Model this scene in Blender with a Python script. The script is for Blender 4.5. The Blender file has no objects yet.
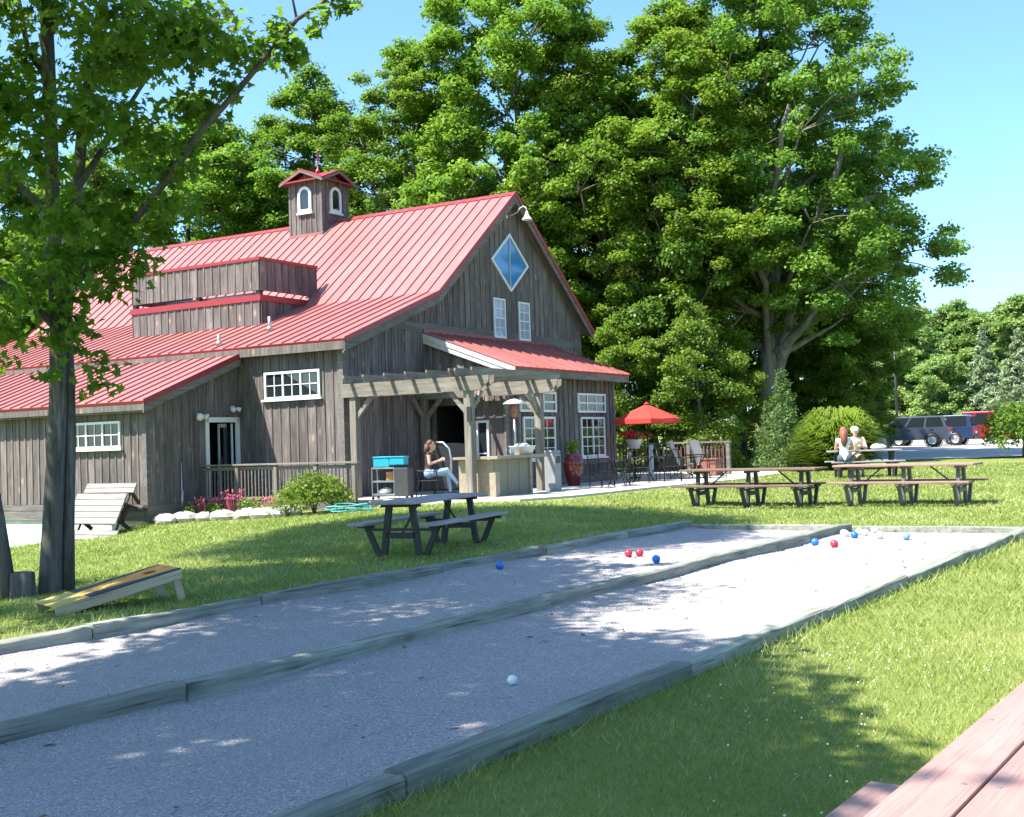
import bpy, math, random
import numpy as np
from mathutils import Vector, Matrix

# ---------------------------------------------------------------- camera, sky, sun, exposure
sc = bpy.context.scene
R = math.radians
col = sc.collection
FPX, PITCH, ROLL, EYE = 1205.45, 0.0291328, -0.0317991, 1.65
cp, sp = math.cos(PITCH), math.sin(PITCH)
fw = Vector((0, cp, sp)); up0 = Vector((0, -sp, cp)); rt0 = Vector((1, 0, 0))
cr, sr = math.cos(ROLL), math.sin(ROLL)
rt = rt0 * cr + up0 * sr; up = up0 * cr - rt0 * sr
cam_d = bpy.data.cameras.new('camera'); cam = bpy.data.objects.new('camera', cam_d); col.objects.link(cam)
cam_d.sensor_fit = 'HORIZONTAL'; cam_d.sensor_width = 36.0; cam_d.lens = 36.0 * FPX / 1024
cam_d.clip_start = 0.05; cam_d.clip_end = 3000
cam.matrix_world = Matrix(((rt.x, up.x, -fw.x, 0), (rt.y, up.y, -fw.y, 0), (rt.z, up.z, -fw.z, EYE), (0, 0, 0, 1)))
sc.camera = cam

SUN_EL = R(57.0); SX, SY = -0.925, -0.381           # towards the sun
world = bpy.data.worlds.new('World'); sc.world = world; world.use_nodes = True
wn = world.node_tree; bg = wn.nodes['Background']
sky = wn.nodes.new('ShaderNodeTexSky'); sky.sky_type = 'NISHITA'; sky.sun_disc = False
sky.sun_elevation = SUN_EL; sky.sun_rotation = math.atan2(SX, SY)
sky.altitude = 200; sky.air_density = 1.0; sky.dust_density = 1.3; sky.ozone_density = 1.0
tn = wn.nodes.new('ShaderNodeMix'); tn.data_type = 'RGBA'; tn.blend_type = 'MULTIPLY'; tn.inputs[0].default_value = 1.0; tn.inputs[7].default_value = (.73, .99, 1.17, 1)
wn.links.new(sky.outputs[0], tn.inputs[6]); wn.links.new(tn.outputs[2], bg.inputs[0]); bg.inputs[1].default_value = 0.108
sl = bpy.data.lights.new('sun', 'SUN'); sl.energy = 5.0; sl.angle = R(0.55); sl.color = (1.0, 0.95, 0.86)
so = bpy.data.objects.new('sun', sl); col.objects.link(so)
tosun = Vector((SX * math.cos(SUN_EL), SY * math.cos(SUN_EL), math.sin(SUN_EL)))
so.rotation_euler = tosun.to_track_quat('Z', 'Y').to_euler(); so.location = (-30, -20, 40)
sc.view_settings.view_transform = 'Standard'; sc.view_settings.look = 'None'
sc.view_settings.exposure = 1.5; sc.view_settings.gamma = 1.0; sc.view_settings.use_curve_mapping = False
sc.render.engine = 'CYCLES'
sc.cycles.max_bounces = 8; sc.cycles.diffuse_bounces = 5; sc.cycles.glossy_bounces = 3
sc.cycles.transmission_bounces = 4; sc.cycles.transparent_max_bounces = 8
sc.cycles.use_denoising = True

# ---------------------------------------------------------------- frames of reference
rnd = random.Random(7); nr = np.random.default_rng(11)
AB = 1.0338194                                        # barn: local x runs along the gable wall, local y back along the side wall
BO = Vector((-4.24, 30.32, 0.0))
BM = Matrix.Translation(BO) @ Matrix.Rotation(AB, 4, 'Z')
AC = -math.atan((1335 - 512) / FPX)                   # court: local x across, local y along
CM = Matrix.Rotation(AC, 4, 'Z'); CSL = 0.007
def bw(x, y, z=0.0): return BM @ Vector((x, y, z))
def cw(o, a, z=0.0): return CM @ Vector((o, a, z))
CMi = CM.inverted(); BMi = BM.inverted()

# ---------------------------------------------------------------- helpers
class MB:
    def __init__(s): s.v = []; s.f = []; s.m = []
    def add(s, vs, fs, mi=0):
        o = len(s.v); s.v.extend([tuple(p) for p in vs])
        for f in fs: s.f.append(tuple(i + o for i in f)); s.m.append(mi)
        return s
    def box(s, x0, x1, y0, y1, z0, z1, mi=0, mat=None):
        p = [(x0, y0, z0), (x1, y0, z0), (x1, y1, z0), (x0, y1, z0), (x0, y0, z1), (x1, y0, z1), (x1, y1, z1), (x0, y1, z1)]
        if mat is not None: p = [mat @ Vector(q) for q in p]
        return s.add(p, [(3, 2, 1, 0), (4, 5, 6, 7), (0, 1, 5, 4), (1, 2, 6, 5), (2, 3, 7, 6), (3, 0, 4, 7)], mi)
    def prism(s, pts, off, mi=0):
        pts = [Vector(p) for p in pts]; off = Vector(off); n = len(pts)
        return s.add(pts + [p + off for p in pts], [tuple(range(n))[::-1], tuple(range(n, 2 * n))] +
                     [(i, (i + 1) % n, n + (i + 1) % n, n + i) for i in range(n)], mi)
    def bar(s, p, q, w, h, upv=(0, 0, 1), mi=0):
        p = Vector(p); q = Vector(q); d = (q - p).normalized(); u_ = Vector(upv)
        if abs(d.dot(u_)) > .98: u_ = Vector((1, 0, 0))
        sd = d.cross(u_).normalized(); u_ = sd.cross(d).normalized()
        c = [sd * (a * w / 2) + u_ * (b * h / 2) for a, b in ((-1, -1), (1, -1), (1, 1), (-1, 1))]
        return s.add([p + k for k in c] + [q + k for k in c], [(3, 2, 1, 0), (4, 5, 6, 7), (0, 1, 5, 4), (1, 2, 6, 5), (2, 3, 7, 6), (3, 0, 4, 7)], mi)
    def tube(s, pts, rads, n=8, mi=0):
        pts = [Vector(p) for p in pts]
        if not isinstance(rads, (list, tuple)): rads = [rads] * len(pts)
        rings = []; prev = None
        for i, p in enumerate(pts):
            d = (pts[min(i + 1, len(pts) - 1)] - pts[max(i - 1, 0)])
            d = d.normalized() if d.length > 1e-9 else Vector((0, 0, 1))
            if prev is None:
                a = d.cross(Vector((0, 0, 1)));
                if a.length < .05: a = d.cross(Vector((1, 0, 0)))
                a.normalize()
            else:
                a = prev - d * prev.dot(d); a.normalize()
            b = d.cross(a); prev = a
            rings.append([p + (a * math.cos(2 * math.pi * k / n) + b * math.sin(2 * math.pi * k / n)) * rads[i] for k in range(n)])
        vs = [q for r_ in rings for q in r_]; fs = []
        for i in range(len(pts) - 1):
            for k in range(n):
                fs.append((i * n + k, i * n + (k + 1) % n, (i + 1) * n + (k + 1) % n, (i + 1) * n + k))
        fs.append(tuple(range(n))[::-1]); fs.append(tuple(range((len(pts) - 1) * n, len(pts) * n)))
        return s.add(vs, fs, mi)
    def lathe(s, prof, c=(0, 0, 0), n=16, mi=0, mat=None, cap=True):
        c = Vector(c); vs = []; fs = []
        for r_, z in prof:
            for k in range(n):
                p = Vector((r_ * math.cos(2 * math.pi * k / n), r_ * math.sin(2 * math.pi * k / n), z))
                vs.append((mat @ p if mat is not None else p) + c)
        for i in range(len(prof) - 1):
            for k in range(n): fs.append((i * n + k, i * n + (k + 1) % n, (i + 1) * n + (k + 1) % n, (i + 1) * n + k))
        if cap and prof[0][0] > 1e-4: fs.append(tuple(range(n))[::-1])
        if cap and prof[-1][0] > 1e-4: fs.append(tuple(range((len(prof) - 1) * n, len(prof) * n)))
        return s.add(vs, fs, mi)
    def ball(s, c, r_, nu=12, nv=8, mi=0):
        if not isinstance(r_, (list, tuple)): r_ = (r_, r_, r_)
        vs = []; fs = []; c = Vector(c)
        for j in range(nv + 1):
            th = math.pi * j / nv
            for k in range(nu):
                ph = 2 * math.pi * k / nu
                vs.append(c + Vector((r_[0] * math.sin(th) * math.cos(ph), r_[1] * math.sin(th) * math.sin(ph), -r_[2] * math.cos(th))))
        for j in range(nv):
            for k in range(nu): fs.append((j * nu + k, j * nu + (k + 1) % nu, (j + 1) * nu + (k + 1) % nu, (j + 1) * nu + k))
        return s.add(vs, fs, mi)
    def mesh(s, name, mats, smooth=False):
        me = bpy.data.meshes.new(name); me.from_pydata(s.v, [], s.f)
        for m in (mats if isinstance(mats, (list, tuple)) else [mats]): me.materials.append(m)
        if any(s.m): me.polygons.foreach_set('material_index', s.m)
        me.validate(); me.update()
        if smooth: me.polygons.foreach_set('use_smooth', [True] * len(me.polygons))
        return me
    def build(s, name, mats, parent=None, smooth=False, bevel=0.0, M=None):
        return link(name, s.mesh(name, mats, smooth), parent, bevel, M)
def link(name, me, parent=None, bevel=0.0, M=None):
    o = bpy.data.objects.new(name, me); col.objects.link(o)
    if parent is not None: o.parent = parent
    if M is not None: o.matrix_local = M
    if bevel:
        b = o.modifiers.new('bevel', 'BEVEL'); b.width = bevel; b.segments = 2; b.limit_method = 'ANGLE'; b.angle_limit = R(40)
    return o
def tag(o, label, cat, group=None):
    o['label'] = label; o['category'] = cat
    if group: o['group'] = group
    return o
def thing(name, label, cat, M, group=None):
    o = bpy.data.objects.new(name, None); col.objects.link(o); o.matrix_world = M; o.empty_display_size = .2
    return tag(o, label, cat, group)
def clone(o, parent=None):
    c = o.copy(); col.objects.link(c); c.parent = parent
    for ch in list(o.children): clone(ch, c)
    return c
def struct(o, label=None):
    o['kind'] = 'structure'
    if label: o['label'] = label
    return o
def TR(p, rz=0.0, s=1.0): return Matrix.Translation(Vector(p)) @ Matrix.Rotation(rz, 4, 'Z') @ Matrix.Scale(s, 4)
def np_mesh(name, verts, faces, mat, tint=None, smooth=False):
    me = bpy.data.meshes.new(name); nf, k = faces.shape
    me.vertices.add(len(verts)); me.vertices.foreach_set('co', verts.astype(np.float32).ravel())
    me.loops.add(nf * k); me.loops.foreach_set('vertex_index', faces.astype(np.int32).ravel())
    me.polygons.add(nf); me.polygons.foreach_set('loop_start', np.arange(0, nf * k, k, dtype=np.int32))
    try: me.polygons.foreach_set('loop_total', np.full(nf, k, dtype=np.int32))
    except Exception: pass
    me.materials.append(mat); me.update(calc_edges=True)
    if smooth: me.polygons.foreach_set('use_smooth', np.ones(nf, dtype=bool))
    if tint is not None:
        at = me.attributes.new('tint', 'FLOAT', 'FACE'); at.data.foreach_set('value', tint.astype(np.float32))
    return me

# ---------------------------------------------------------------- materials
class NT:
    def __init__(s, name):
        s.m = bpy.data.materials.new(name); s.m.use_nodes = True; s.t = s.m.node_tree
        s.b = s.t.nodes['Principled BSDF']; s.out = s.t.nodes['Material Output']
    def n(s, typ, **kw):
        nd = s.t.nodes.new(typ)
        for k, v_ in kw.items():
            if k.startswith('i_'):
                key = k[2:]; nd.inputs[int(key) if key.isdigit() else key].default_value = v_
            else: setattr(nd, k, v_)
        return nd
    def l(s, a, b): s.t.links.new(a, b)
    def coord(s, scale=(1, 1, 1), rand=True, kind='Object'):
        tc = s.n('ShaderNodeTexCoord'); mp = s.n('ShaderNodeMapping'); mp.inputs['Scale'].default_value = scale
        s.l(tc.outputs[kind], mp.inputs[0])
        if rand:
            oi = s.n('ShaderNodeObjectInfo'); vm = s.n('ShaderNodeVectorMath', operation='SCALE'); vm.inputs[0].default_value = (37, 53, 71)
            s.l(oi.outputs['Random'], vm.inputs['Scale']); s.l(vm.outputs[0], mp.inputs['Location'])
        return mp.outputs[0]
    def noise(s, co, scale, detail=4, rough=.6): 
        nd = s.n('ShaderNodeTexNoise', i_Scale=scale, i_Detail=detail, i_Roughness=rough); s.l(co, nd.inputs['Vector']); return nd.outputs['Fac']
    def ramp(s, fac, *stops):
        nd = s.n('ShaderNodeValToRGB'); e = nd.color_ramp.elements
        while len(e) > 1: e.remove(e[-1])
        e[0].position = stops[0][0]; e[0].color = (*stops[0][1], 1)
        for p, c in stops[1:]:
            k = e.new(p); k.color = (*c, 1)
        s.l(fac, nd.inputs[0]); return nd.outputs[0]
    def mix(s, fac, a, b, mode='MIX'):
        nd = s.n('ShaderNodeMix', data_type='RGBA', blend_type=mode)
        for src, i in ((fac, 0), (a, 6), (b, 7)):
            if isinstance(src, (int, float)): nd.inputs[i].default_value = src
            elif isinstance(src, tuple): nd.inputs[i].default_value = (*src, 1)
            else: s.l(src, nd.inputs[i])
        return nd.outputs[2]
    def bump(s, h, st, dist=.02):
        b = s.n('ShaderNodeBump', i_Strength=st, i_Distance=dist); s.l(h, b.inputs['Height']); s.l(b.outputs[0], s.b.inputs['Normal'])
    def base(s, c):
        if isinstance(c, tuple): s.b.inputs['Base Color'].default_value = (*c, 1)
        else: s.l(c, s.b.inputs['Base Color'])
        return s
    def set(s, rough=.6, metal=0, spec=.5):
        s.b.inputs['Roughness'].default_value = rough; s.b.inputs['Metallic'].default_value = metal; s.b.inputs['Specular IOR Level'].default_value = spec
        return s
def val_jitter(t, colr, amt, hue=0):
    oi = t.n('ShaderNodeObjectInfo'); mr = t.n('ShaderNodeMapRange'); mr.inputs[3].default_value = 1 - amt; mr.inputs[4].default_value = 1 + amt
    t.l(oi.outputs['Random'], mr.inputs[0])
    hv = t.n('ShaderNodeHueSaturation'); t.l(mr.outputs[0], hv.inputs['Value']); t.l(colr, hv.inputs['Color'])
    if hue:
        m1 = t.n('ShaderNodeMath', operation='MULTIPLY', i_1=7.31); m2 = t.n('ShaderNodeMath', operation='FRACT'); t.l(oi.outputs['Random'], m1.inputs[0]); t.l(m1.outputs[0], m2.inputs[0])
        m3 = t.n('ShaderNodeMapRange'); m3.inputs[3].default_value = .5 - hue; m3.inputs[4].default_value = .5 + hue; t.l(m2.outputs[0], m3.inputs[0]); t.l(m3.outputs[0], hv.inputs['Hue'])
    return hv.outputs[0]
def wood(name, c0, c1, c2, axis='z', rough=.85, knots=None, jit=.22, cracks=.6, ck_s=1.0):
    t = NT(name); sc_ = {'z': (9, 9, .7), 'x': (.7, 9, 9), 'y': (9, .7, 9)}[axis]
    co = t.coord(sc_); f = t.noise(co, 1.6, 6, .65)
    c = t.ramp(f, (.3, c0), (.5, c1), (.72, c2))
    co2 = t.coord((1, 1, 1)); f2 = t.noise(co2, 1.1, 3)
    c = t.mix(t.ramp(f2, (.35, (0, 0, 0)), (.7, (.55, .55, .55))), c, c0)
    if knots:
        v = t.n('ShaderNodeTexVoronoi', i_Scale=1.0); ck = t.coord({'z': (3.2, 3.2, 1.5), 'x': (1.5, 3.2, 3.2), 'y': (3.2, 1.5, 3.2)}[axis]); t.l(ck, v.inputs['Vector'])
        c = t.mix(t.ramp(v.outputs['Distance'], (.05, (.9, .9, .9)), (.2, (0, 0, 0))), c, knots)
    fc = t.noise(t.coord(tuple(k * (5 if k > 1 else 1.6) * ck_s for k in sc_)), 1.5, 3, .55)
    cm_ = t.ramp(fc, (.30, (cracks,) * 3), (.42, (0, 0, 0)))
    c = t.mix(cm_, c, tuple(k * .3 for k in c0))
    c = val_jitter(t, c, jit)
    t.base(c).set(rough, 0, .25)
    ad_ = t.n('ShaderNodeMath', operation='ADD'); t.l(t.noise(t.coord(tuple(k * 3 for k in sc_)), 2.2, 5, .7), ad_.inputs[0]); t.l(t.ramp(fc, (.28, (0, 0, 0)), (.44, (.8, .8, .8))), ad_.inputs[1])
    t.bump(ad_.outputs[0], .4, .012)
    return t.m
def plain(name, c, rough=.5, metal=0, spec=.5, var=.12, sc_=6, bump=0):
    t = NT(name); f = t.noise(t.coord((1, 1, 1)), sc_, 4)
    d = tuple(k * (1 - var) for k in c); l_ = tuple(min(1, k * (1 + var)) for k in c)
    t.base(t.ramp(f, (.3, d), (.7, l_))).set(rough, metal, spec)
    if bump: t.bump(t.noise(t.coord((1, 1, 1)), sc_ * 8, 4), bump, .01)
    return t.m
def leafmat(name, cols, trans=.42, rough=.5, objvar=.1):
    t = NT(name); at = t.n('ShaderNodeAttribute', attribute_name='tint')
    st = [(i / (len(cols) - 1), c) for i, c in enumerate(cols)]
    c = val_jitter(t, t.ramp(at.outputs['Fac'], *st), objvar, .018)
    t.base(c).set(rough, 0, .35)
    tr = t.n('ShaderNodeBsdfTranslucent'); bc = t.mix(.55, c, (.24, .46, .03)); t.l(bc, tr.inputs[0])
    mx = t.n('ShaderNodeMixShader'); mx.inputs[0].default_value = trans
    t.l(t.b.outputs[0], mx.inputs[1]); t.l(tr.outputs[0], mx.inputs[2]); t.l(mx.outputs[0], t.out.inputs[0])
    return t.m
M = {}
M['siding'] = wood('weathered_siding', (.075, .063, .060), (.165, .139, .131), (.255, .217, .202), 'z', .88, (.36, .26, .16), .22)
M['trimwood'] = wood('weathered_trim', (.10, .09, .085), (.175, .157, .147), (.25, .225, .21), 'x', .88, None, .12)
M['trimwood_y'] = wood('weathered_trim_long', (.10, .09, .085), (.175, .157, .147), (.25, .225, .21), 'y', .88, None, .12)
M['pergola'] = wood('pergola_timber', (.14, .122, .10), (.225, .2, .17), (.31, .28, .24), 'y', .85, (.26, .2, .13), .08)
M['pergola_z'] = wood('pergola_post_timber', (.14, .122, .10), (.225, .2, .17), (.31, .28, .24), 'z', .85, None, .08)
M['pergola_x'] = wood('pergola_rafter_timber', (.14, .122, .10), (.225, .2, .17), (.31, .28, .24), 'x', .85, None, .08)
M['timber'] = wood('treated_timber', (.13, .138, .115), (.27, .28, .23), (.42, .415, .355), 'y', .9, (.08, .08, .068), .16, .7, .8)
M['backing'] = plain('dark_gap', (.02, .018, .017), .95)
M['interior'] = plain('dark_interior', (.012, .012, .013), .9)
M['white'] = plain('white_paint', (.70, .70, .69), .45, 0, .4, .05)
M['concrete'] = plain('pale_concrete', (.62, .6, .55), .9, 0, .2, .14, 5, .3)
M['darkmetal'] = plain('dark_metal', (.03, .03, .033), .45, .6)
M['black'] = plain('black_plastic', (.018, .018, .02), .45)
M['galv'] = plain('grey_metal', (.45, .46, .47), .4, .8)
M['teal'] = plain('turquoise_plastic', (.02, .36, .52), .4, 0, .5, .1)
M['red_metal_trim'] = plain('red_trim_metal', (.27, .022, .028), .38, 0, .5, .1)
t = NT('red_standing_seam'); f = t.noise(t.coord((5, .5, 1)), 1.2, 5, .65)
t.base(val_jitter(t, t.ramp(f, (.3, (.28, .090, .083)), (.7, (.385, .14, .126))), .10)).set(.42, 0, .6); M['redroof'] = t.m
t = NT('window_glass'); f = t.noise(t.coord((1, 1, 1)), .9, 2)
t.base((.015, .02, .025)).set(.03, 0, .9); t.bump(f, .05, .03); M['glass'] = t.m
t = NT('curtained_glass'); t.base((.32, .32, .42)).set(.08, 0, .8); M['curtain'] = t.m
t = NT('lawn_soil'); co = t.coord((1, 1, 1), False); f = t.noise(co, .35, 5); f2 = t.noise(co, 9, 5, .7); f3 = t.noise(co, 60, 3, .7)
c = t.ramp(f, (.3, (.15, .19, .034)), (.5, (.205, .245, .05)), (.72, (.29, .295, .085)))
c = t.mix(t.ramp(f2, (.4, (0, 0, 0)), (.75, (.5, .5, .5))), c, (.18, .175, .06)); c = t.mix(.35, c, t.ramp(f3, (.35, (.035, .06, .012)), (.65, (.19, .25, .06))))
t.base(c).set(.9, 0, .15); t.bump(f3, .6, .03); M['lawn'] = t.m
t = NT('crushed_gravel'); co = t.coord((1, 1, 1), False)
vv = t.n('ShaderNodeTexVoronoi', i_Scale=120.0); t.l(co, vv.inputs['Vector']); v2 = t.n('ShaderNodeTexVoronoi', i_Scale=42.0); t.l(co, v2.inputs['Vector'])
bw_ = t.n('ShaderNodeSeparateColor'); t.l(vv.outputs['Color'], bw_.inputs[0])
c = t.ramp(bw_.outputs[0], (0, (.22, .195, .195)), (.35, (.425, .38, .375)), (.8, (.545, .495, .485)), (1, (.80, .75, .74)))
f = t.noise(co, .8, 4); c = t.mix(t.ramp(f, (.35, (.0, .0, .0)), (.75, (.35, .35, .35))), c, (.36, .335, .33))
c = t.mix(t.ramp(v2.outputs['Distance'], (.0, (.0, .0, .0)), (.9, (.5, .5, .5))), c, (.33, .305, .29))
f = t.noise(t.coord((2.2, .35, 1), False), 1.0, 4, .6); c = t.mix(t.ramp(f, (.42, (0, 0, 0)), (.68, (.45, .45, .45))), c, (.36, .335, .32))
t.base(c).set(.92, 0, .2)
ad = t.n('ShaderNodeMath', operation='ADD'); t.l(vv.outputs['Distance'], ad.inputs[0]); t.l(v2.outputs['Distance'], ad.inputs[1]); t.bump(ad.outputs[0], .9, .013); M['gravel'] = t.m
M['pebble'] = plain('loose_gravel', (.47, .44, .42), .9, 0, .2, .45, 45)
t = NT('patio_concrete'); co = t.coord((1, 1, 1), False); f = t.noise(co, 1.4, 6, .7)
t.base(t.ramp(f, (.3, (.40, .375, .34)), (.7, (.54, .51, .47)))).set(.9, 0, .2); t.bump(t.noise(co, 40, 3), .2, .01); M['patio'] = t.m
t = NT('gravel_lot'); co = t.coord((1, 1, 1), False); f = t.noise(co, .3, 6, .7)
t.base(t.ramp(f, (.3, (.33, .31, .28)), (.7, (.48, .455, .42)))).set(.95, 0, .15); M['lot'] = t.m
M['bark'] = wood('maple_bark', (.05, .045, .04), (.115, .105, .095), (.22, .205, .185), 'z', .95, None, .1)
M['bark2'] = wood('grey_bark', (.09, .08, .068), (.19, .17, .145), (.3, .275, .24), 'z', .95, None, .1)
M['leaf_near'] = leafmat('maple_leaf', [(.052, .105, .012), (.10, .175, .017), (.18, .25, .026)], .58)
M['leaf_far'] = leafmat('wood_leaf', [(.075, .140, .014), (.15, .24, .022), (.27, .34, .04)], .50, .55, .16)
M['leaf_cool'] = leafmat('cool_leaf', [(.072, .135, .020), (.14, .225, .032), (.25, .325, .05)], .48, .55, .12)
M['leaf_hill_haze'] = leafmat('hazed_hillside_leaf', [(.12, .19, .05), (.20, .28, .08), (.30, .37, .12)], .38, .6, .18)  # distance haze put into the leaf colour as a paler green
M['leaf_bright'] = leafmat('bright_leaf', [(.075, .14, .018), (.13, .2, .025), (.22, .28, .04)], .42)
M['needle'] = leafmat('conifer_needle', [(.06, .11, .03), (.11, .17, .05), (.18, .24, .085)], .25, .6)
M['pale_needle'] = leafmat('grey_green_needle', [(.13, .18, .09), (.20, .255, .135), (.28, .33, .19)], .15, .6)
M['blade'] = leafmat('grass_blade', [(.115, .160, .030), (.24, .27, .066), (.38, .375, .13), (.50, .46, .26)], .35, .55)
M['reedgrass'] = leafmat('fountain_grass', [(.15, .22, .025), (.24, .31, .045), (.36, .41, .11)], .55)
M['clover'] = plain('clover_flower', (.72, .70, .62), .9)
M['flower_pink'] = plain('pink_petal', (.62, .12, .2), .8, 0, .2, .3)
M['flower_red'] = plain('red_petal', (.6, .03, .05), .8, 0, .2, .3)
M['stone'] = plain('pale_fieldstone', (.36, .335, .295), .9, 0, .2, .3, 5, .5)
M['composite_brown'] = wood('brown_composite_plank', (.12, .078, .06), (.18, .115, .088), (.24, .16, .125), 'x', .6, None, .08, .3)
M['composite_rose'] = wood('rose_composite_plank', (.29, .175, .155), (.345, .21, .185), (.40, .25, .22), 'x', .55, None, .04, .22, 1.6)
M['composite_tan'] = wood('faded_composite_plank', (.20, .185, .175), (.26, .24, .225), (.32, .295, .275), 'x', .7, None, .06)
M['composite_rust'] = wood('rust_composite_plank', (.24, .145, .115), (.30, .185, .15), (.36, .23, .19), 'x', .6, None, .06)
M['composite_grey'] = wood('grey_composite_plank', (.27, .25, .255), (.34, .32, .325), (.42, .39, .39), 'x', .6, None, .06)
M['darkplastic'] = plain('dark_recycled_plastic', (.035, .032, .03), .6, 0, .4, .2)
# ---------------------------------------------------------------- terrain
def _b(x, y, z): p = bw(x, y); return (p.x, p.y, z)
def _c(o, a, z): p = cw(o, a); return (p.x, p.y, z)
CP = [_c(-9.6, a, .09 + CSL * a) for a in (2, 6, 10, 14, 18)] + [_c(-11.2, a, .07 + CSL * a) for a in (6, 10, 14, 18)] + \
     [_c(-3.3, a, .05 + CSL * a) for a in (-4, 0, 3, 6, 9, 12, 16)] + [_c(-2.4, a, .02 + CSL * a) for a in (0, 4, 8, 12)] + [_c(0, a, .0) for a in (-6, 0, 5, 10, 15)] + [_c(4, 4, .04), _c(4, 14, .15), _c(8, 20, .3), _c(10, 5, .1)] + \
     [_c(o, 19.0, .20) for o in (-9, -6, -3)] + [_c(-10, 22.5, .22), _c(-8, 22.6, .25), _c(-5.5, 22.8, .26), _c(-2, 22.5, .28)] + \
     [(9, 32, .42), (14, 46, .47), (20, 45, .5), (26, 74, .62), (34, 84, .64), (44, 92, .8)] + \
     [(-5.7, 14.7, 0.0), (-6.1, 14.4, -.02), (-10, 15, -.25), (-15, 15, -.5), (-12, 24, -.5), (-8, 22, -.2), (-9.7, 28.3, -.3)] + \
     [_b(-3.2, 3.5, .0), _b(-3.3, 8, -.62), _b(-3.5, 13, -.85), _b(-1.6, 2, .12), _b(-3.2, -.5, .12), _b(-3.2, 1.5, .05), _b(-3, -3, .24), _b(-4.8, -5, .28), _b(-3, -7, .33), _b(0, -7, .36), _b(5, -7, .37), _b(10, -8, .40), _b(19, -5, .42)] + \
     [_b(2, -3, .36), _b(6, -5, .36), _b(2, 4, .2), _b(8, 8, .2), _b(12, -3, .38), _b(16, 2, .40), _b(13, 17, .3), _b(0, 17, -.6)] + \
     [(-40, 30, -1.4), (-30, 60, .2), (0, 70, 1.0), (15, 70, .8), (-20, 0, -.4), (0, -25, 0), (25, 0, .2), (35, 25, .5), (60, 60, 1.2), (75, 135, 2.5), (30, 150, 3), (0, 140, 3), (120, 90, 2), (-90, 100, 3), (-120, 20, 0), (100, 0, 1), (0, -120, 0)]
CPA = np.array(CP); _n = len(CPA)
def _U(r2): return np.where(r2 > 1e-9, .5 * r2 * np.log(np.maximum(r2, 1e-9)), 0)
_K = _U(((CPA[:, None, :2] - CPA[None, :, :2]) ** 2).sum(-1)) + np.eye(_n) * .6
_P = np.hstack([np.ones((_n, 1)), CPA[:, :2]])
_A = np.block([[_K, _P], [_P.T, np.zeros((3, 3))]])
_w = np.linalg.solve(_A, np.concatenate([CPA[:, 2], np.zeros(3)]))
def tz(x, y):
    x = np.atleast_1d(np.asarray(x, float)); y = np.atleast_1d(np.asarray(y, float)); out = np.empty(len(x))
    for i in range(0, len(x), 20000):
        X = np.stack([x[i:i + 20000], y[i:i + 20000]], 1)
        out[i:i + 20000] = _U(((X[:, None] - CPA[None, :, :2]) ** 2).sum(-1)) @ _w[:_n] + _w[_n] + X @ _w[_n + 1:]
    r = np.hypot(x, y); k = np.clip((r - 130) / 120, 0, 1)
    return out * (1 - k) + np.clip(out, 1, 4) * k
def gz(p): return float(tz([p[0]], [p[1]])[0])
CL, CR, CE = -9.0, -3.62, 18.36                       # outer edges and far end of the court
go = np.unique(np.concatenate([np.arange(-9.08, -3.5, .45), [-9.08, -9.0, -3.6, -3.52], np.arange(-40, -9.2, 1.0), np.arange(-3.4, 30, 1.0), np.arange(-140, -40, 6), np.arange(30, 140, 6), [-600, -350, -220, 220, 350, 600]]))
ga = np.unique(np.concatenate([np.arange(-8, 60, 1.0), [18.36, 18.46], np.arange(60, 180, 5), np.arange(-60, -8, 6), [-400, -180, 240, 350, 600, 900]]))
OO, AA = np.meshgrid(go, ga); cc, ss = math.cos(AC), math.sin(AC)
XX = (OO * cc - AA * ss).ravel(); YY = (OO * ss + AA * cc).ravel(); ZZ = tz(XX, YY)
inside = (OO.ravel() > -9.05) & (OO.ravel() < -3.56) & (AA.ravel() < 18.42) & (AA.ravel() > -9)
ZZ[inside] = np.minimum(ZZ[inside], CSL * AA.ravel()[inside] - .06)
ni, nj = len(go), len(ga)
q = (np.arange(nj - 1)[:, None] * ni + np.arange(ni - 1)[None, :]).ravel()
lawn = link('lawn', np_mesh('lawn', np.stack([XX, YY, ZZ], 1), np.stack([q, q + 1, q + ni + 1, q + ni], 1), M['lawn'], None, True))
struct(lawn, 'mown green lawn sloping gently up to the barn patio')

# ---------------------------------------------------------------- bocce court
court = bpy.data.objects.new('gravel_court', None)
gx = np.linspace(CL, CR, 84); gy = np.linspace(-6, CE, 240); GX, GY = np.meshgrid(gx, gy)
bank = lambda o, a: .045 * (np.exp(-np.abs(o - CL) / .16) + np.exp(-np.abs(o + 6.27) / .2) + np.exp(-np.abs(o - CR) / .16)) * (.75 + .35 * np.sin(a * 1.9 + o))
foot = np.zeros(GX.shape)
for _ in range(260):
    fo, fa, ft = nr.uniform(CL + .3, CR - .3), nr.uniform(1, CE), nr.uniform(0, 3.14); u1 = (GX - fo) * math.cos(ft) + (GY - fa) * math.sin(ft); u2 = -(GX - fo) * math.sin(ft) + (GY - fa) * math.cos(ft)
    foot -= nr.uniform(.004, .011) * np.exp(-(u1 / .16) ** 2 - (u2 / .07) ** 2)
GZ = foot + CSL * GY + nr.normal(0, .0022, GX.shape) + .008 * np.sin(GX * 1.7 + GY * .6) * np.sin(GY * .9) + bank(GX, GY)
q = (np.arange(239)[:, None] * 84 + np.arange(83)[None, :]).ravel()
court = link('gravel_court', np_mesh('gravel_court', np.stack([GX.ravel(), GY.ravel(), GZ.ravel()], 1), np.stack([q, q + 1, q + 85, q + 84], 1), M['gravel'], None, True), None, 0, CM.copy())
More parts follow.
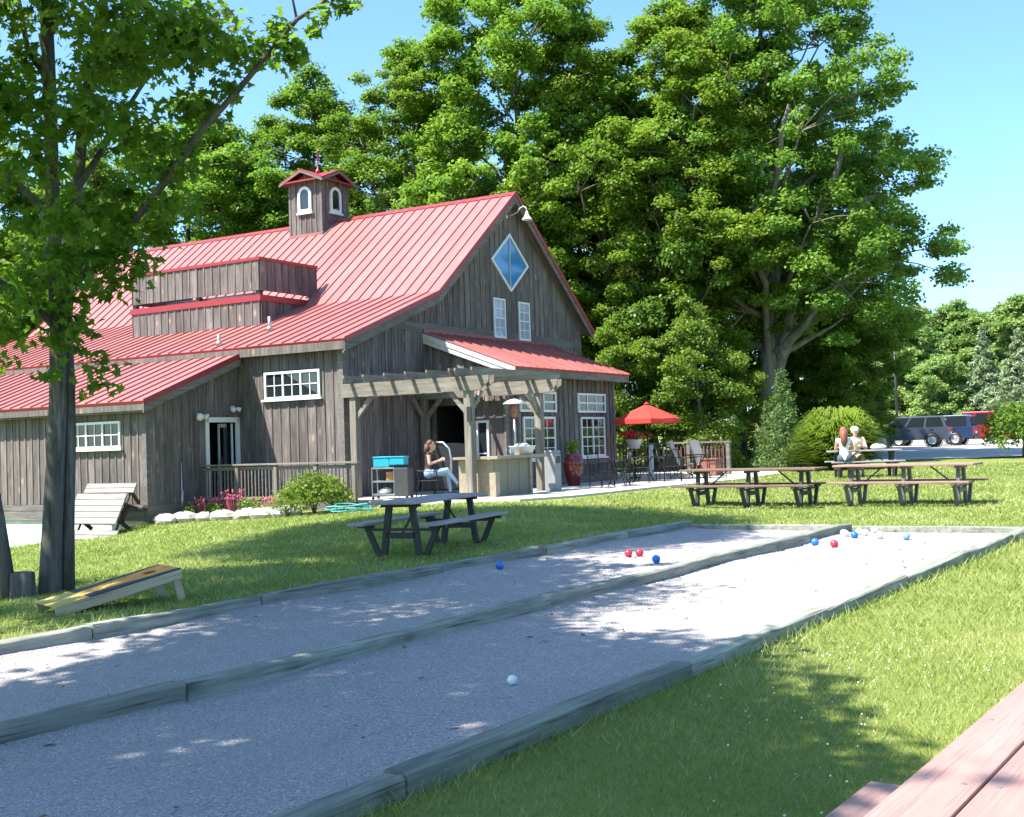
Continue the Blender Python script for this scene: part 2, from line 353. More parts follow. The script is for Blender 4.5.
struct(court, 'two lane gravel bocce court framed by weathered timbers')
def timber(o0, a0, o1, a1, h=.17, w=.12, lift=0.0):
    # a slightly warped, checked landscape timber
    L = math.hypot(o1 - o0, a1 - a0); nseg = max(3, int(L / .25)); mb = MB(); vs = []; fs = []
    d = Vector((o1 - o0, a1 - a0, 0)).normalized(); sd = Vector((-d.y, d.x, 0)); ph = rnd.random() * 9
    sec = [(-w / 2, -.10), (-w / 2, h - .012), (-w / 2 + .014, h), (w / 2 - .014, h), (w / 2, h - .012), (w / 2, -.10)]
    for i in range(nseg + 1):
        k = i / nseg; p = Vector((o0, a0, 0)).lerp(Vector((o1, a1, 0)), k)
        wob = .007 * math.sin(k * 5 + ph); dz = .008 * math.sin(k * 4 + ph * 2) + lift
        for (s_, z_) in sec:
            vs.append(p + sd * (s_ + wob + rnd.uniform(-.003, .003)) + Vector((0, 0, CSL * p.y + z_ + dz + rnd.uniform(-.004, .004))))
    m = len(sec)
    for i in range(nseg):
        for j in range(m): fs.append((i * m + j, i * m + (j + 1) % m, (i + 1) * m + (j + 1) % m, (i + 1) * m + j))
    fs.append(tuple(range(m))); fs.append(tuple(range(nseg * m, nseg * m + m))[::-1])
    mb.add(vs, fs); return mb.build('timber', M['timber'], court)
def timber_row(off, joints, h=.17, jig=.008):
    for a, b in zip(joints[:-1], joints[1:]):
        timber(off + rnd.uniform(-jig, jig), a + .006, off + rnd.uniform(-jig, jig), b - .006, h, .145, rnd.uniform(-.006, .008))
timber_row(CL - .06, [-6, -3.4, -.9, 1.6, 4.1, 6.6, 8.6, 11.6, 13.9, 16.2, CE], .14)
timber_row(-6.27, [-6, -3.2, -.6, 2.2, 5.25, 9.62, 12.2, 14.27, 16.4, CE - .14], .135)
timber_row(CR + .05, [-6, -3.5, -1, 1.5, 4.2, 7.1, 9.6, 11.9, 14.3, 16.5, CE], .155)
for a, b in ((CL - .13, -6.3), (-6.29, CR + .12)): timber(a + .005, CE + .07, b - .005, CE + .07, .085, .12)
# loose stones on the near gravel
N = 34000; po = nr.uniform(CL + .1, CR - .1, N); pa = 1.5 + nr.power(.75, N) * 15; r = nr.uniform(.003, .0085, N) * (1 + pa * .03)
oct_ = np.array([(1, 0, 0), (0, 1, 0), (-1, 0, 0), (0, -1, 0), (0, 0, .7), (0, 0, -.3)]); of = np.array([(0, 1, 4), (1, 2, 4), (2, 3, 4), (3, 0, 4)])
ang = nr.uniform(0, 6.28, N); ca, sa = np.cos(ang), np.sin(ang); el = nr.uniform(.6, 1.4, (N, 1))
v = np.repeat(oct_[None], N, 0) * r[:, None, None]; v[:, :, 0] *= el
vx = v[:, :, 0] * ca[:, None] - v[:, :, 1] * sa[:, None]; vy = v[:, :, 0] * sa[:, None] + v[:, :, 1] * ca[:, None]
gzz = CSL * pa + .008 * np.sin(po * 1.7 + pa * .6) * np.sin(pa * .9) + bank(po, pa)
keep = (abs(po + 6.27) > .1)
V_ = np.stack([vx + po[:, None], vy + pa[:, None], v[:, :, 2] + gzz[:, None] + .001], 2)[keep]; n_ = len(V_)
pb = link('loose_stones', np_mesh('loose_stones', V_.reshape(-1, 3), (of[None] + (np.arange(n_) * 6)[:, None, None]).reshape(-1, 3), M['pebble']), court); pb['kind'] = 'stuff'
K = 90; fo = nr.uniform(CL + .15, CR - .15, K); fa = nr.uniform(2.5, 17, K); fl = []
for i in range(K):
    a, s_ = nr.uniform(0, 6.28), nr.uniform(.012, .03); z = CSL * fa[i] + .012 + bank(fo[i], fa[i])
    fl.append([(fo[i] + s_ * math.cos(a + k * 1.571) * (1.6 if k % 2 else .8), fa[i] + s_ * math.sin(a + k * 1.571) * (1.6 if k % 2 else .8), z + nr.uniform(-.004, .012)) for k in range(4)])
lf = link('fallen_leaves', np_mesh('fallen_leaves', np.array(fl).reshape(-1, 3), np.arange(K * 4).reshape(K, 4), plain('dry_leaf', (.16, .095, .045), .9, 0, .2, .5, 3)), court); lf['kind'] = 'stuff'

# ---------------------------------------------------------------- patio and parking lot
mb = MB(); pts = [(-1.0, .6), (-1.0, -3.6), (-.9, -5.6), (.6, -6.15), (5.0, -6.3), (9.5, -6.9), (14, -6.6), (18.6, -5.0), (20.5, -1.5), (18, 1.2), (12.8, .9), (12.8, -.1), (.2, -.1), (.2, .6)]
mb.prism([bw(x, y, .12) for x, y in pts][::1], (0, 0, .30)); patio = mb.build('patio', M['patio']); struct(patio, 'pale concrete patio in front of the barn')
mb = MB(); lp = [(12.5, 48.3), (18.5, 46.8), (40, 42), (70, 50), (75, 80), (52, 100), (30, 96), (20, 78), (13.5, 58)]
cx_, cy_ = 34, 68; ring = []
for k in range(len(lp)):
    a, b = Vector((*lp[k], 0)), Vector((*lp[(k + 1) % len(lp)], 0))
    for s_ in range(6): ring.append(a.lerp(b, s_ / 6))
vs = []; nrg = len(ring)
for j in range(9):
    for p in ring: q_ = Vector((cx_, cy_, 0)).lerp(p, (j + .02) / 8.02); vs.append(q_)
zz = tz([p.x for p in vs], [p.y for p in vs]); vs = [(p.x, p.y, z + .03) for p, z in zip(vs, zz)]
mb.add(vs, [(j * nrg + k, j * nrg + (k + 1) % nrg, (j + 1) * nrg + (k + 1) % nrg, (j + 1) * nrg + k) for j in range(8) for k in range(nrg)] + [tuple(range(nrg))])
lot = mb.build('parking_lot', M['lot'], None, True); struct(lot, 'sunlit pale gravel parking lot beyond the lawn')

# ---------------------------------------------------------------- barn
barn = thing('barn', 'weathered grey board barn with red standing seam metal roof and cupola', 'barn', BM)
def fpt(face, c, a, z, d): return Vector((a, c - d, z)) if face == 'y' else Vector((c - d, a, z))
def fbox(mb, face, c, a0, a1, z0, z1, d0, d1, mi=0):
    if face == 'y': mb.box(a0, a1, c - d1, c - d0, z0, z1, mi)
    else: mb.box(c - d1, c - d0, a0, a1, z0, z1, mi)
def split(a0, a1, lo, hi, ops):
    cuts = sorted({a0, a1} | {k for o in ops for k in (o[0], o[1]) if a0 < k < a1}); out = []
    for a, b in zip(cuts[:-1], cuts[1:]):
        m = (a + b) / 2; segs = [(lo(a), lo(b), hi(a), hi(b))]
        for o in ops:
            if o[0] < m < o[1]:
                ns = []
                for l0, l1, h0, h1 in segs:
                    if o[2] >= max(h0, h1) or o[3] <= min(l0, l1): ns.append((l0, l1, h0, h1)); continue
                    if o[2] > min(l0, l1): ns.append((l0, l1, min(o[2], h0), min(o[2], h1)))
                    if o[3] < max(h0, h1): ns.append((max(l0, min(o[3], h0)), max(l1, min(o[3], h1)), h0, h1))
                segs = ns
        out += [(a, b) + s_ for s_ in segs if s_[2] - s_[0] > .02 or s_[3] - s_[1] > .02]
    return out
def fprism(mb, face, c, a, b, l0, l1, h0, h1, d0, d1):
    mb.prism([fpt(face, c, a, l0, d0), fpt(face, c, b, l1, d0), fpt(face, c, b, h1, d0), fpt(face, c, a, h0, d0)], fpt(face, c, 0, 0, d1) - fpt(face, c, 0, 0, d0))
def board_wall(name, face, c, a0, a1, lo, hi, ops=(), holes=(), w=.30, breaks=(), parent=None, backdepth=.12):
    lo = lo if callable(lo) else (lambda a, k=lo: k); hi = hi if callable(hi) else (lambda a, k=hi: k)
    parent = parent or barn; mb = MB(); edges = [a0]
    nb = max(1, round((a1 - a0) / w)); st = [a0 + (a1 - a0) * i / nb for i in range(nb + 1)]
    full = sorted(set(st) | {b for b in breaks if a0 < b < a1})
    for a, b in zip(full[:-1], full[1:]):
        for s_ in split(a, b, lo, hi, holes): fprism(mb, face, c, *s_, -backdepth, 0.0)
    allops = list(ops) + list(holes)
    for a in st:
        aa, bb = max(a0, a - .024), min(a1, a + .024)
        for s_ in split(aa, bb, lo, hi, allops): fprism(mb, face, c, *s_, .020, .044)
    wall = mb.build(name, [M['siding']], parent)
    for a, b in zip(full[:-1], full[1:]):
        for s_ in split(a + .003, b - .003, lo, hi, allops):
            m2 = MB(); j = rnd.uniform(-.003, .003); fprism(m2, face, c, *s_, .002, .024 + j); m2.build('board', M['siding'], wall)
    return wall
RZ0, RB, RX = 9.45, 3.95, 8.35                        # ridge height, roof break, ridge x
FL = .42
def roof_l(x): return 4.4 + .365 * (x + .3)
def roof_m(x): return 5.95 + .795 * (x - RB)
def roof_top(x): return roof_l(x) if x < RB else (roof_m(x) if x < RX else RZ0 - .795 * (x - RX))
hi_g = lambda x: roof_top(x) - .17
# gable wall, below and above the trim band
win_g = [(7.22, 7.95, 4.85, 6.14), (8.72, 9.45, 4.85, 6.14)]
board_wall('gable_wall', 'y', 0, 0.0, 12.86, FL - .3, lambda x: min(4.82, hi_g(x)), win_g, breaks=(1.9, RB))
wg = board_wall('gable_wall', 'y', 0, 1.9, 12.86, 5.08, lambda x: max(5.09, hi_g(x)), win_g, breaks=(RB, RX))
mb = MB(); mb.box(1.75, 12.9, -.055, .0, 4.82, 5.08); mb.build('trim_band', M['trimwood'], barn)
# side wall (lit), wing walls
win_s = (.67, 2.58, 2.96, 3.74)
board_wall('side_wall', 'x', 0, 0.0, 3.55, FL - .3, 4.3, [win_s])
board_wall('side_wall', 'x', 0, 3.55, 17.0, 3.9, 4.3)
WX, WY = -3.21, 3.55
win_w = (4.37, 6.30, 1.80, 2.55)
board_wall('wing_wall', 'x', WX, WY, 17.0, .45, 2.74, [win_w], w=.265)
mb = MB(); fbox(mb, 'x', WX, WY - .03, 17, .30, .445, 0, .05); fbox(mb, 'x', WX, WY - .03, 17, .05, .293, 0, .04); mb.build('sill_board', M['trimwood_y'], barn)
mb = MB(); mb.box(WX + .02, 0, WY + .03, 17, -1.4, .05); mb.build('foundation', M['concrete'], barn)
door = (-1.24, -.02, FL, 2.56)
board_wall('wing_wall', 'y', WY, WX, 0.0, .02, lambda x: 2.70 + .375 * (x + 3.4), [], [door], w=.29)
mb = MB(); fbox(mb, 'y', WY, WX - .045, -1.3, .02, .44, .0, .06); mb.build('base_board', M['trimwood'], barn)
mb = MB(); mb.box(WX - .05, WX + .07, WY - .048, WY, .05, 2.72); mb.box(WX - .05, WX, WY, WY + .1, .05, 2.72); mb.build('corner_board', M['trimwood'], barn)
mb = MB(); mb.box(-.05, 0, 0, .12, FL - .2, 4.32); mb.box(-.05, .1, -.05, 0, FL - .2, 4.32); mb.build('corner_board', M['trimwood'], barn)
# far and right walls so that the barn is closed
board_wall('right_wall', 'x', 12.98, 0.0, 17.0, .1, 5.7, w=1.0)
mb = MB(); mb.prism([(0, 17, -.6), (12.86, 17, -.6), (12.86, 17, 5.7), (RX, 17, 9.3), (RB, 17, 5.8), (0, 17, 4.3)], (0, -.1, 0)); mb.build('end_wall', M['siding'], barn)
mb = MB(); mb.prism([(WX, 17.1, -1.3), (0, 17.1, -1.3), (0, 17.1, 4.0), (WX, 17.1, 2.74)], (0, -.1, 0)); mb.build('end_wall', M['siding'], barn)
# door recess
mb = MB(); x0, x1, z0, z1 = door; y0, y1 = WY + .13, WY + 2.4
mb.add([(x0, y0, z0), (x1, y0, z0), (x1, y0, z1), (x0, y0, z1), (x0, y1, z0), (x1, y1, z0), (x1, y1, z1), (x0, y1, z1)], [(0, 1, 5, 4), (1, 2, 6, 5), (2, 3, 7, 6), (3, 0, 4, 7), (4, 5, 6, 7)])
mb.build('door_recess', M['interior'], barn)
dr = MB(); 
for a in ((x0 - .02, x0 + .10, z0, z1), (x1 - .10, x1 + .0, z0, z1), (x0 - .02, x1, z1 - .11, z1 + .02)): fbox(dr, 'y', WY, a[0], a[1], a[2], a[3], -.03, .05)
dobj = dr.build('door', M['white'], barn)
m2 = MB(); hx = x1 - .10
for a in ((0, .09, 0, 2.0), (.46, .54, 0, 2.0), (.09, .46, 1.9, 2.0), (.09, .46, 0, .22)): m2.box(hx - .32 - .14 * 0 + a[0] * .55, hx - .32 + a[1] * .55, WY + .05 + (.54 - a[0]) * .5, WY + .09 + (.54 - a[0]) * .5, z0 + a[2], z0 + a[3])
m2.build('door_leaf', M['white'], dobj)
m2 = MB(); m2.box(hx - .28, hx - .06, WY + .2, WY + .21, z0 + .22, z0 + 1.9); m2.build('door_glass', M['glass'], dobj)
m2 = MB(); m2.box(hx - .31, hx - .27, WY + .25, WY + .29, z0 + .95, z0 + 1.12); m2.build('door_handle', M['galv'], dobj)
# windows
def window(face, c, a0, a1, z0, z1, nsash, cols, rows, fr=.06, mid=.05, mun=.022, d=.03, pane='glass', sill=True, split_h=False):
    mb = MB(); fbox(mb, face, c, a0, a1, z0, z0 + fr, d, d + .05); fbox(mb, face, c, a0, a1, z1 - fr, z1, d, d + .05)
    fbox(mb, face, c, a0, a0 + fr, z0 + fr, z1 - fr, d, d + .05); fbox(mb, face, c, a1 - fr, a1, z0 + fr, z1 - fr, d, d + .05)
    if sill: fbox(mb, face, c, a0 - .07, a1 + .07, z0 - .055, z0 - .002, d - .01, d + .10)
    iw = (a1 - a0 - 2 * fr - mid * (nsash - 1)) / nsash; panes = []
    for i in range(nsash):
        s0 = a0 + fr + i * (iw + mid); s1 = s0 + iw
        if i: fbox(mb, face, c, s0 - mid, s0, z0 + fr, z1 - fr, d, d + .045)
        zs = [(z0 + fr, z1 - fr)] if not split_h else [(z0 + fr, (z0 + z1) / 2 - .02), ((z0 + z1) / 2 + .02, z1 - fr)]
        if split_h: fbox(mb, face, c, s0, s1, (z0 + z1) / 2 - .02, (z0 + z1) / 2 + .02, d, d + .04)
        for (b0, b1) in zs:
            panes.append((s0, s1, b0, b1))
            for k in range(1, cols): x = s0 + iw * k / cols; fbox(mb, face, c, x - mun / 2, x + mun / 2, b0, b1, d, d + .03)
            for k in range(1, rows): z = b0 + (b1 - b0) * k / rows; fbox(mb, face, c, s0, s1, z - mun / 2, z + mun / 2, d + .002, d + .028)
    wo = mb.build('window', M['white'], barn)
    for p in panes: m2 = MB(); fbox(m2, face, c, *p, d - .025, d + .012); m2.build('pane', M[pane], wo)
    return wo
window('x', 0, .69, 2.56, 3.0, 3.71, 3, 2, 2)
window('x', WX, 4.39, 6.28, 1.85, 2.52, 3, 2, 2)
for a, b in ((7.24, 7.93), (8.74, 9.43)): window('y', 0, a, b, 4.89, 6.11, 1, 2, 2, .055, 0, .025, .055, 'curtain', False, True)
# diamond window
dw, dh, dc, dz = 1.14, .92, 8.35, 7.29; mb = MB()
o4 = [(dc - dw, dz), (dc, dz - dh), (dc + dw, dz), (dc, dz + dh)]; i4 = [(dc + (x - dc) * .9, dz + (z - dz) * .9) for x, z in o4]
for k in range(4):
    a, b, c_, d_ = o4[k], o4[(k + 1) % 4], i4[(k + 1) % 4], i4[k]
    mb.prism([(a[0], -.03, a[1]), (b[0], -.03, b[1]), (c_[0], -.03, c_[1]), (d_[0], -.03, d_[1])], (0, -.055, 0))
dwin = mb.build('diamond_window', M['white'], barn)
t = NT('sky_reflection_blue'); t.base((.05, .2, .46)).set(.05, 0, .7)  # blue base colour stands in for sky reflected in the pane
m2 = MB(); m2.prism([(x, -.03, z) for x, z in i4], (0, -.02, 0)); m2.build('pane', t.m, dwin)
m2 = MB(); m2.box(dc - .05, dc + .03, -.065, -.05, dz - .78, dz + .78); m2.build('mullion_reflection', plain('blue_grey_reflection', (.25, .3, .38), .4), dwin)  # pale strip painted as a vertical reflection on the single pane
# ---- roofs: deck, then one panel per standing seam pan
def panel_mesh(Ls, pw):
    mb = MB(); mb.box(0.001, pw - .001, 0, Ls, 0, .008); mb.box(pw - .022, pw, 0, Ls, .008, .045)
    return mb.mesh('roof_panel', M['redroof'])
def roof_plane(name, p0, e, g, W, Ls, pw=.41, thick=.14, red_edges=True, deck='trimwood_y', rake=(True, True)):
    e = Vector(e).normalized(); g = Vector(g).normalized(); nrm = e.cross(g).normalized(); p0 = Vector(p0)
    Mx = Matrix(((e.x, g.x, nrm.x, p0.x), (e.y, g.y, nrm.y, p0.y), (e.z, g.z, nrm.z, p0.z), (0, 0, 0, 1)))
    mb = MB(); mb.box(0.02, W - .02, .03, Ls - .0, -thick, -.002); ro = mb.build(name, M[deck], barn, M=Mx)
    n = round(W / pw); pw = W / n; me = panel_mesh(Ls, pw)
    for i in range(n): link('roof_panel', me, ro, 0, Matrix.Translation((i * pw, 0, 0)))
    ed = MB()
    ed.box(0, W, -.018, .0, -.05, .012)
    for on, x in zip(rake, (-.018, W)):
        if on: ed.box(x, x + .018, 0, Ls, -.085, .05)
    ed.build('edge_trim', M['red_metal_trim'], ro)
    return ro
YV, YE = -.35, 17.3
gm = Vector((RX - RB, 0, RZ0 - 5.95)); lm = gm.length
# e runs so that e x g points up; for the left slopes g goes +x and up, e must be -y
roof_plane('main_roof', (RB, YE, 5.95), (0, -1, 0), gm, YE - YV, lm)
roof_plane('main_roof', (RX + (13.4 - RX), YV, RZ0 - .795 * (13.4 - RX)), (0, 1, 0), (-1, 0, .795), YE - YV, (13.4 - RX) * math.hypot(1, .795))
gl = Vector((RB + .3, 0, 5.95 - 4.4)); roof_plane('lean_to_roof', (-.3, YE, 4.4), (0, -1, 0), gl, YE - YV, gl.length)
ge = Vector((3.35, 0, 1.27)); roof_plane('wing_roof', (-3.56, YE, 2.96), (0, -1, 0), ge, YE - 3.22, ge.length)
gp = Vector((0, 3.0, 4.83 - 3.69)); roof_plane('porch_roof', (3.5, -3.0, 3.69), (1, 0, 0), gp, 10.5 - 3.5, gp.length, .40, .12, rake=(False, True))
mb = MB(); mb.prism([(RX - .16, YE, RZ0 - .085), (RX, YE, RZ0 + .045), (RX + .16, YE, RZ0 - .085)], (0, YV - YE - .02, 0)); mb.build('ridge_cap', M['red_metal_trim'], barn)
mb = MB(); mb.box(3.5, 10.5, -.09, -.046, 4.80, 4.90); mb.build('flashing', M['red_metal_trim'], barn)
# barge boards and fascias
def barge(p, q, dpt, y0, thick=.045, name='barge_board', mat='trimwood'):
    mb = MB(); mb.prism([(p[0], y0, p[1]), (q[0], y0, q[1]), (q[0], y0, q[1] - dpt), (p[0], y0, p[1] - dpt)], (0, thick, 0)); mb.build(name, M[mat], barn)
barge((-.3, 4.4 - .04), (RB, 5.95 - .04), .27, YV + .005)
barge((RB, 5.95 - .04), (RX, RZ0 - .04), .27, YV + .005)
barge((RX, RZ0 - .04), (13.4, RZ0 - .795 * (13.4 - RX) - .04), .27, YV + .005)
barge((-3.56, 2.96 - .03), (-.22, 2.96 + 3.34 * .379 - .03), .25, 3.225)
barge((-.3, 4.4 - .3), (0.1, 4.4 - .12), .06, YV + .05)
mb = MB(); mb.box(-.30, -.262, YV + .02, YE, 4.14, 4.385); mb.build('fascia', M['siding'], barn)
mb = MB(); mb.box(-3.55, -3.512, 3.24, YE, 2.74, 2.945); mb.build('fascia', M['siding'], barn)
mb = MB(); mb.box(-3.50, WX - .05, 3.27, YE, 2.70, 2.735); mb.build('soffit', M['trimwood_y'], barn)
for k in range(6): mb = MB(); mb.box(-.26, -.05, .35 + k * .6, .40 + k * .6, 4.16, 4.27); mb.build('rafter_tail', M['trimwood'], barn)
# ---- bump-out under the porch roof
BX0, BX1, BY = 3.7, 10.3, -2.5
wl, wr = (4.42, 6.47), (7.82, 9.64)
ops = [(a - .02, b + .02, 2.47, 3.12) for a, b in (wl, wr)] + [(a + .1, b - .06, 1.10, 2.42) for a, b in (wl, wr)]
board_wall('porch_wall', 'y', BY, BX0, BX1, FL - .2, 3.62, ops)
for a, b in (wl, wr):
    window('y', BY, a, b, 2.51, 3.09, 1, 3, 2, .06, 0, .045, .03, 'glass', False)
    window('y', BY, a + .15, b - .1, 1.18, 2.38, 2, 2, 2, .06, .06, .022, .03, 'glass', True, True)
    mb = MB(); fbox(mb, 'y', BY, a + .0, b + .05, .96, 1.10, .0, .09); mb.build('sill_board', M['trimwood'], barn)
mb = MB(); fbox(mb, 'y', BY, BX0, BX1, FL, FL + .22, .025, .06); mb.build('base_board', M['trimwood'], barn)
bar_open = (-1.38, -.22, FL + .0, 2.75); gl_door = (-2.02, -1.62, FL + .1, 2.3)
board_wall('porch_wall', 'x', BX0, BY, 0.0, FL - .2, lambda y: 3.62 + .38 * (y + 2.5), [gl_door], [bar_open])
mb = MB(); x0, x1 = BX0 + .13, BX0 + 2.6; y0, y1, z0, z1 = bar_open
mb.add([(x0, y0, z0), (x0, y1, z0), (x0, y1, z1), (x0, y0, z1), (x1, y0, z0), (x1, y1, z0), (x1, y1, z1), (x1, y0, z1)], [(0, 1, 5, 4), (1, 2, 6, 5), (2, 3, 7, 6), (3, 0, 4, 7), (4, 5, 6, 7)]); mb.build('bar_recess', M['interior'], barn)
window('x', BX0, *gl_door, 1, 1, 2, .06, 0, .03, .03, 'glass', False)
mb = MB(); mb.prism([(BX1, BY, .2), (BX1, 0, .2), (BX1, 0, 4.5), (BX1, BY, 3.6)], (-.1, 0, 0)); mb.build('porch_wall', M['siding'], barn)
for q_ in (BX0 - .04, BX1 - .1): mb = MB(); mb.box(q_, q_ + .14, BY - .05, BY, FL, 3.6); mb.build('corner_board', M['trimwood'], barn)
mb = MB(); mb.box(3.52, 10.48, -3.0, -2.96, 3.45, 3.675); mb.build('fascia', M['trimwood'], barn)
mb = MB(); mb.prism([(3.505, -2.99, 3.655), (3.505, -.04, 4.775), (3.505, -.04, 4.50), (3.505, -2.99, 3.42)], (.045, 0, 0)); mb.prism([(3.485, -2.995, 3.67), (3.485, -.045, 4.785), (3.485, -.045, 4.65), (3.485, -2.995, 3.54)], (.02, 0, 0)); mb.build('barge_board', plain('sunlit_fascia', (.5, .48, .45), .8), barn)  # left rake board coloured paler than the trim to look sunlit
mb = MB(); mb.prism([(10.45, -2.99, 3.655), (10.45, -.04, 4.775), (10.45, -.04, 4.55), (10.45, -2.99, 3.43)], (.045, 0, 0)); mb.build('barge_board', M['trimwood_y'], barn)
for k in range(9): mb = MB(); x = 4.1 + k * .75; mb.bar((x, -2.55, 3.66), (x, -2.95, 3.52), .05, .12); mb.build('rafter_tail', M['trimwood_y'], barn)
# ---- roof enclosure (two tier screen box on the roof)
DX, DY0, DY1, DXE = 2.11, 4.62, 9.85, 4.75
lo_d = lambda x: min(5.97, roof_top(x) - .05)
board_wall('roof_screen', 'x', DX, DY0, DY1, 5.15, 5.99, w=.31)
board_wall('roof_screen', 'y', DY0, DX, 4.05, lo_d, 5.99, w=.31)
mb = MB(); mb.box(DX - .06, 4.62, DY0 - .06, DY1 + .06, 5.985, 6.16); mb.build('screen_cap', M['red_metal_trim'], barn)
mb = MB(); mb.box(DX + .05, 4.0, DY1 - .1, DY1, 5.2, 5.98); mb.build('roof_screen', M['siding'], barn)
board_wall('roof_screen', 'x', DX, DY0, DY1, 6.29, 7.16, w=.31, backdepth=.03)
board_wall('roof_screen', 'y', DY0, DX, 4.6, 6.29, 7.16, w=.31, backdepth=.03)
mb = MB(); mb.box(DX + .03, 4.6, DY1 - .04, DY1, 6.29, 7.16); mb.build('roof_screen', M['siding'], barn)
mb = MB(); mb.box(DX - .06, DX + .06, DY0 - .06, DY1 + .06, 7.16, 7.25); mb.box(DX + .06, 4.64, DY0 - .06, DY0 + .06, 7.16, 7.25); mb.box(DX + .06, 4.64, DY1 - .06, DY1 + .06, 7.16, 7.25); mb.build('screen_cap', M['red_metal_trim'], barn)
for (x, y) in ((DX, DY0), (DX, 7.0), (DX, DY1 - .15), (4.3, DY0)): mb = MB(); mb.box(x + .01, x + .15, y + .02, y + .17, 6.165, 6.30); mb.build('screen_post', M['black'], barn)
mb = MB(); mb.tube([(DX + .25, 4.9, 6.23), (DX + .25, 8.6, 6.23)], .05, 8); mb.build('roof_pipe', M['galv'], barn, True)
for (x, y, h) in ((1.35, 3.6, .38), (.2, 4.4, .28)):
    mb = MB(); z = roof_l(x); mb.tube([(x, y, z), (x, y, z + h)], .045, 10); mb.tube([(x, y, z), (x, y, z + .12)], [.10, .05], 10); mb.build('vent_pipe', M['galv'], barn, True)
# ---- cupola
cu = bpy.data.objects.new('cupola', None); col.objects.link(cu); cu.parent = barn
CX0, CX1, CY0, CY1 = 7.675, 9.025, 6.85, 8.20
cz = lambda x: roof_top(x) - .1
board_wall('cupola_wall', 'x', CX0, CY0, CY1, 8.7, lambda y: 10.74 + .42 * (.675 - abs(y - 7.525)), w=.225, breaks=(7.525,), parent=cu)
board_wall('cupola_wall', 'y', CY0, CX0, CX1, lambda x: cz(x), lambda x: 10.74 + .42 * (.675 - abs(x - 8.35)), w=.225, breaks=(8.35,), parent=cu)
mb = MB(); mb.box(CX1 - .05, CX1, CY0 + .01, CY1, 8.8, 10.75); mb.build('cupola_wall', M['siding'], cu); mb = MB(); mb.box(CX0 + .05, CX1 - .06, CY1 - .05, CY1, 8.8, 10.75); mb.build('cupola_wall', M['siding'], cu)
mb = MB(); fbox(mb, 'x', CX0, CY0 - .05, CY1 + .05, 8.82, 8.98, .02, .07); mb.build('base_flashing', M['redroof'], cu)
mb = MB(); mb.prism([(CX0 - .07, CY0 - .025, 8.83), (RX, CY0 - .025, 9.40), (RX, CY0 - .025, 9.53), (CX0 - .07, CY0 - .025, 8.96)], (0, -.05, 0)); mb.build('base_flashing', M['trimwood'], cu)
mb = MB()
for (x, y) in ((CX0 - .046, CY0 - .046), (CX1 - .03, CY0 - .046), (CX0 - .046, CY1 - .03)): mb.box(x, x + .085, y, y + .085, 8.9, 10.76)
mb.build('corner_board', M['trimwood'], cu)
def arch_window(face, c, a, z0, z1, w):
    r_ = w / 2; zc = z1 - r_; outer = [(a - r_, z0), (a + r_, z0)] + [(a + r_ * math.cos(R(k * 18)), zc + r_ * math.sin(R(k * 18))) for k in range(11)]
    ri = r_ - .10; inner = [(a - ri, z0 + .10), (a + ri, z0 + .10)] + [(a + ri * math.cos(R(k * 18)), zc + ri * math.sin(R(k * 18))) for k in range(11)]
    mb = MB(); n = len(outer)
    off = fpt(face, c, 0, 0, .09) - fpt(face, c, 0, 0, .03)
    for k in range(n):
        k2 = (k + 1) % n
        mb.prism([fpt(face, c, *outer[k], .03), fpt(face, c, *outer[k2], .03), fpt(face, c, *inner[k2], .03), fpt(face, c, *inner[k], .03)], off)
    fbox(mb, face, c, a - r_ - .05, a + r_ + .05, z0 - .07, z0, .03, .12)
    wo = mb.build('arched_window', M['white'], cu)
    m2 = MB(); m2.prism([fpt(face, c, *p, .03) for p in inner], fpt(face, c, 0, 0, .055) - fpt(face, c, 0, 0, .03)); m2.build('pane', M['glass'], wo)
arch_window('x', CX0, 7.525, 9.72, 10.60, .58); arch_window('y', CY0, 8.35, 9.72, 10.60, .58)
# crossed gable roof of the cupola
def cup_roof(axis):
    mb = MB(); e0 = .675 + .27
    for sgn in (-1, 1):
        for t0, t1 in ((0, e0),):
            if axis == 'x': # ridge along x
                P = [(RX - e0, 7.525, 11.13), (RX + e0, 7.525, 11.13), (RX + e0, 7.525 + sgn * e0, 11.13 - .42 * e0), (RX - e0, 7.525 + sgn * e0, 11.13 - .42 * e0)]
            else:
                P = [(RX, 7.525 - e0, 11.132), (RX, 7.525 + e0, 11.132), (RX + sgn * e0, 7.525 + e0, 11.132 - .42 * e0), (RX + sgn * e0, 7.525 - e0, 11.132 - .42 * e0)]
            mb.prism(P, (0, 0, .05))
    return mb
for ax in 'xy': cup_roof(ax).build('cupola_roof', M['red_metal_trim'], cu)
mb = MB(); e0 = .945
for sgn in (-1, 1):
    mb.prism([(RX - e0 - .012, 7.525, 11.13), (RX - e0 - .012, 7.525 + sgn * e0, 11.13 - .42 * e0), (RX - e0 - .012, 7.525 + sgn * e0, 11.05 - .42 * e0), (RX - e0 - .012, 7.525, 11.05)], (.03, 0, 0))
    mb.prism([(RX, 7.525 - e0 - .012, 11.13), (RX + sgn * e0, 7.525 - e0 - .012, 11.13 - .42 * e0), (RX + sgn * e0, 7.525 - e0 - .012, 11.05 - .42 * e0), (RX, 7.525 - e0 - .012, 11.05)], (0, .03, 0))
mb.build('eave_trim', M['trimwood'], cu)
mb = MB(); mb.lathe([(.10, 11.15), (.08, 11.28), (.03, 11.34), (.025, 11.75), (.05, 11.80), (.012, 11.9), (.01, 12.1)], (RX, 7.525, 0), 10); mb.build('finial', M['red_metal_trim'], cu, True)
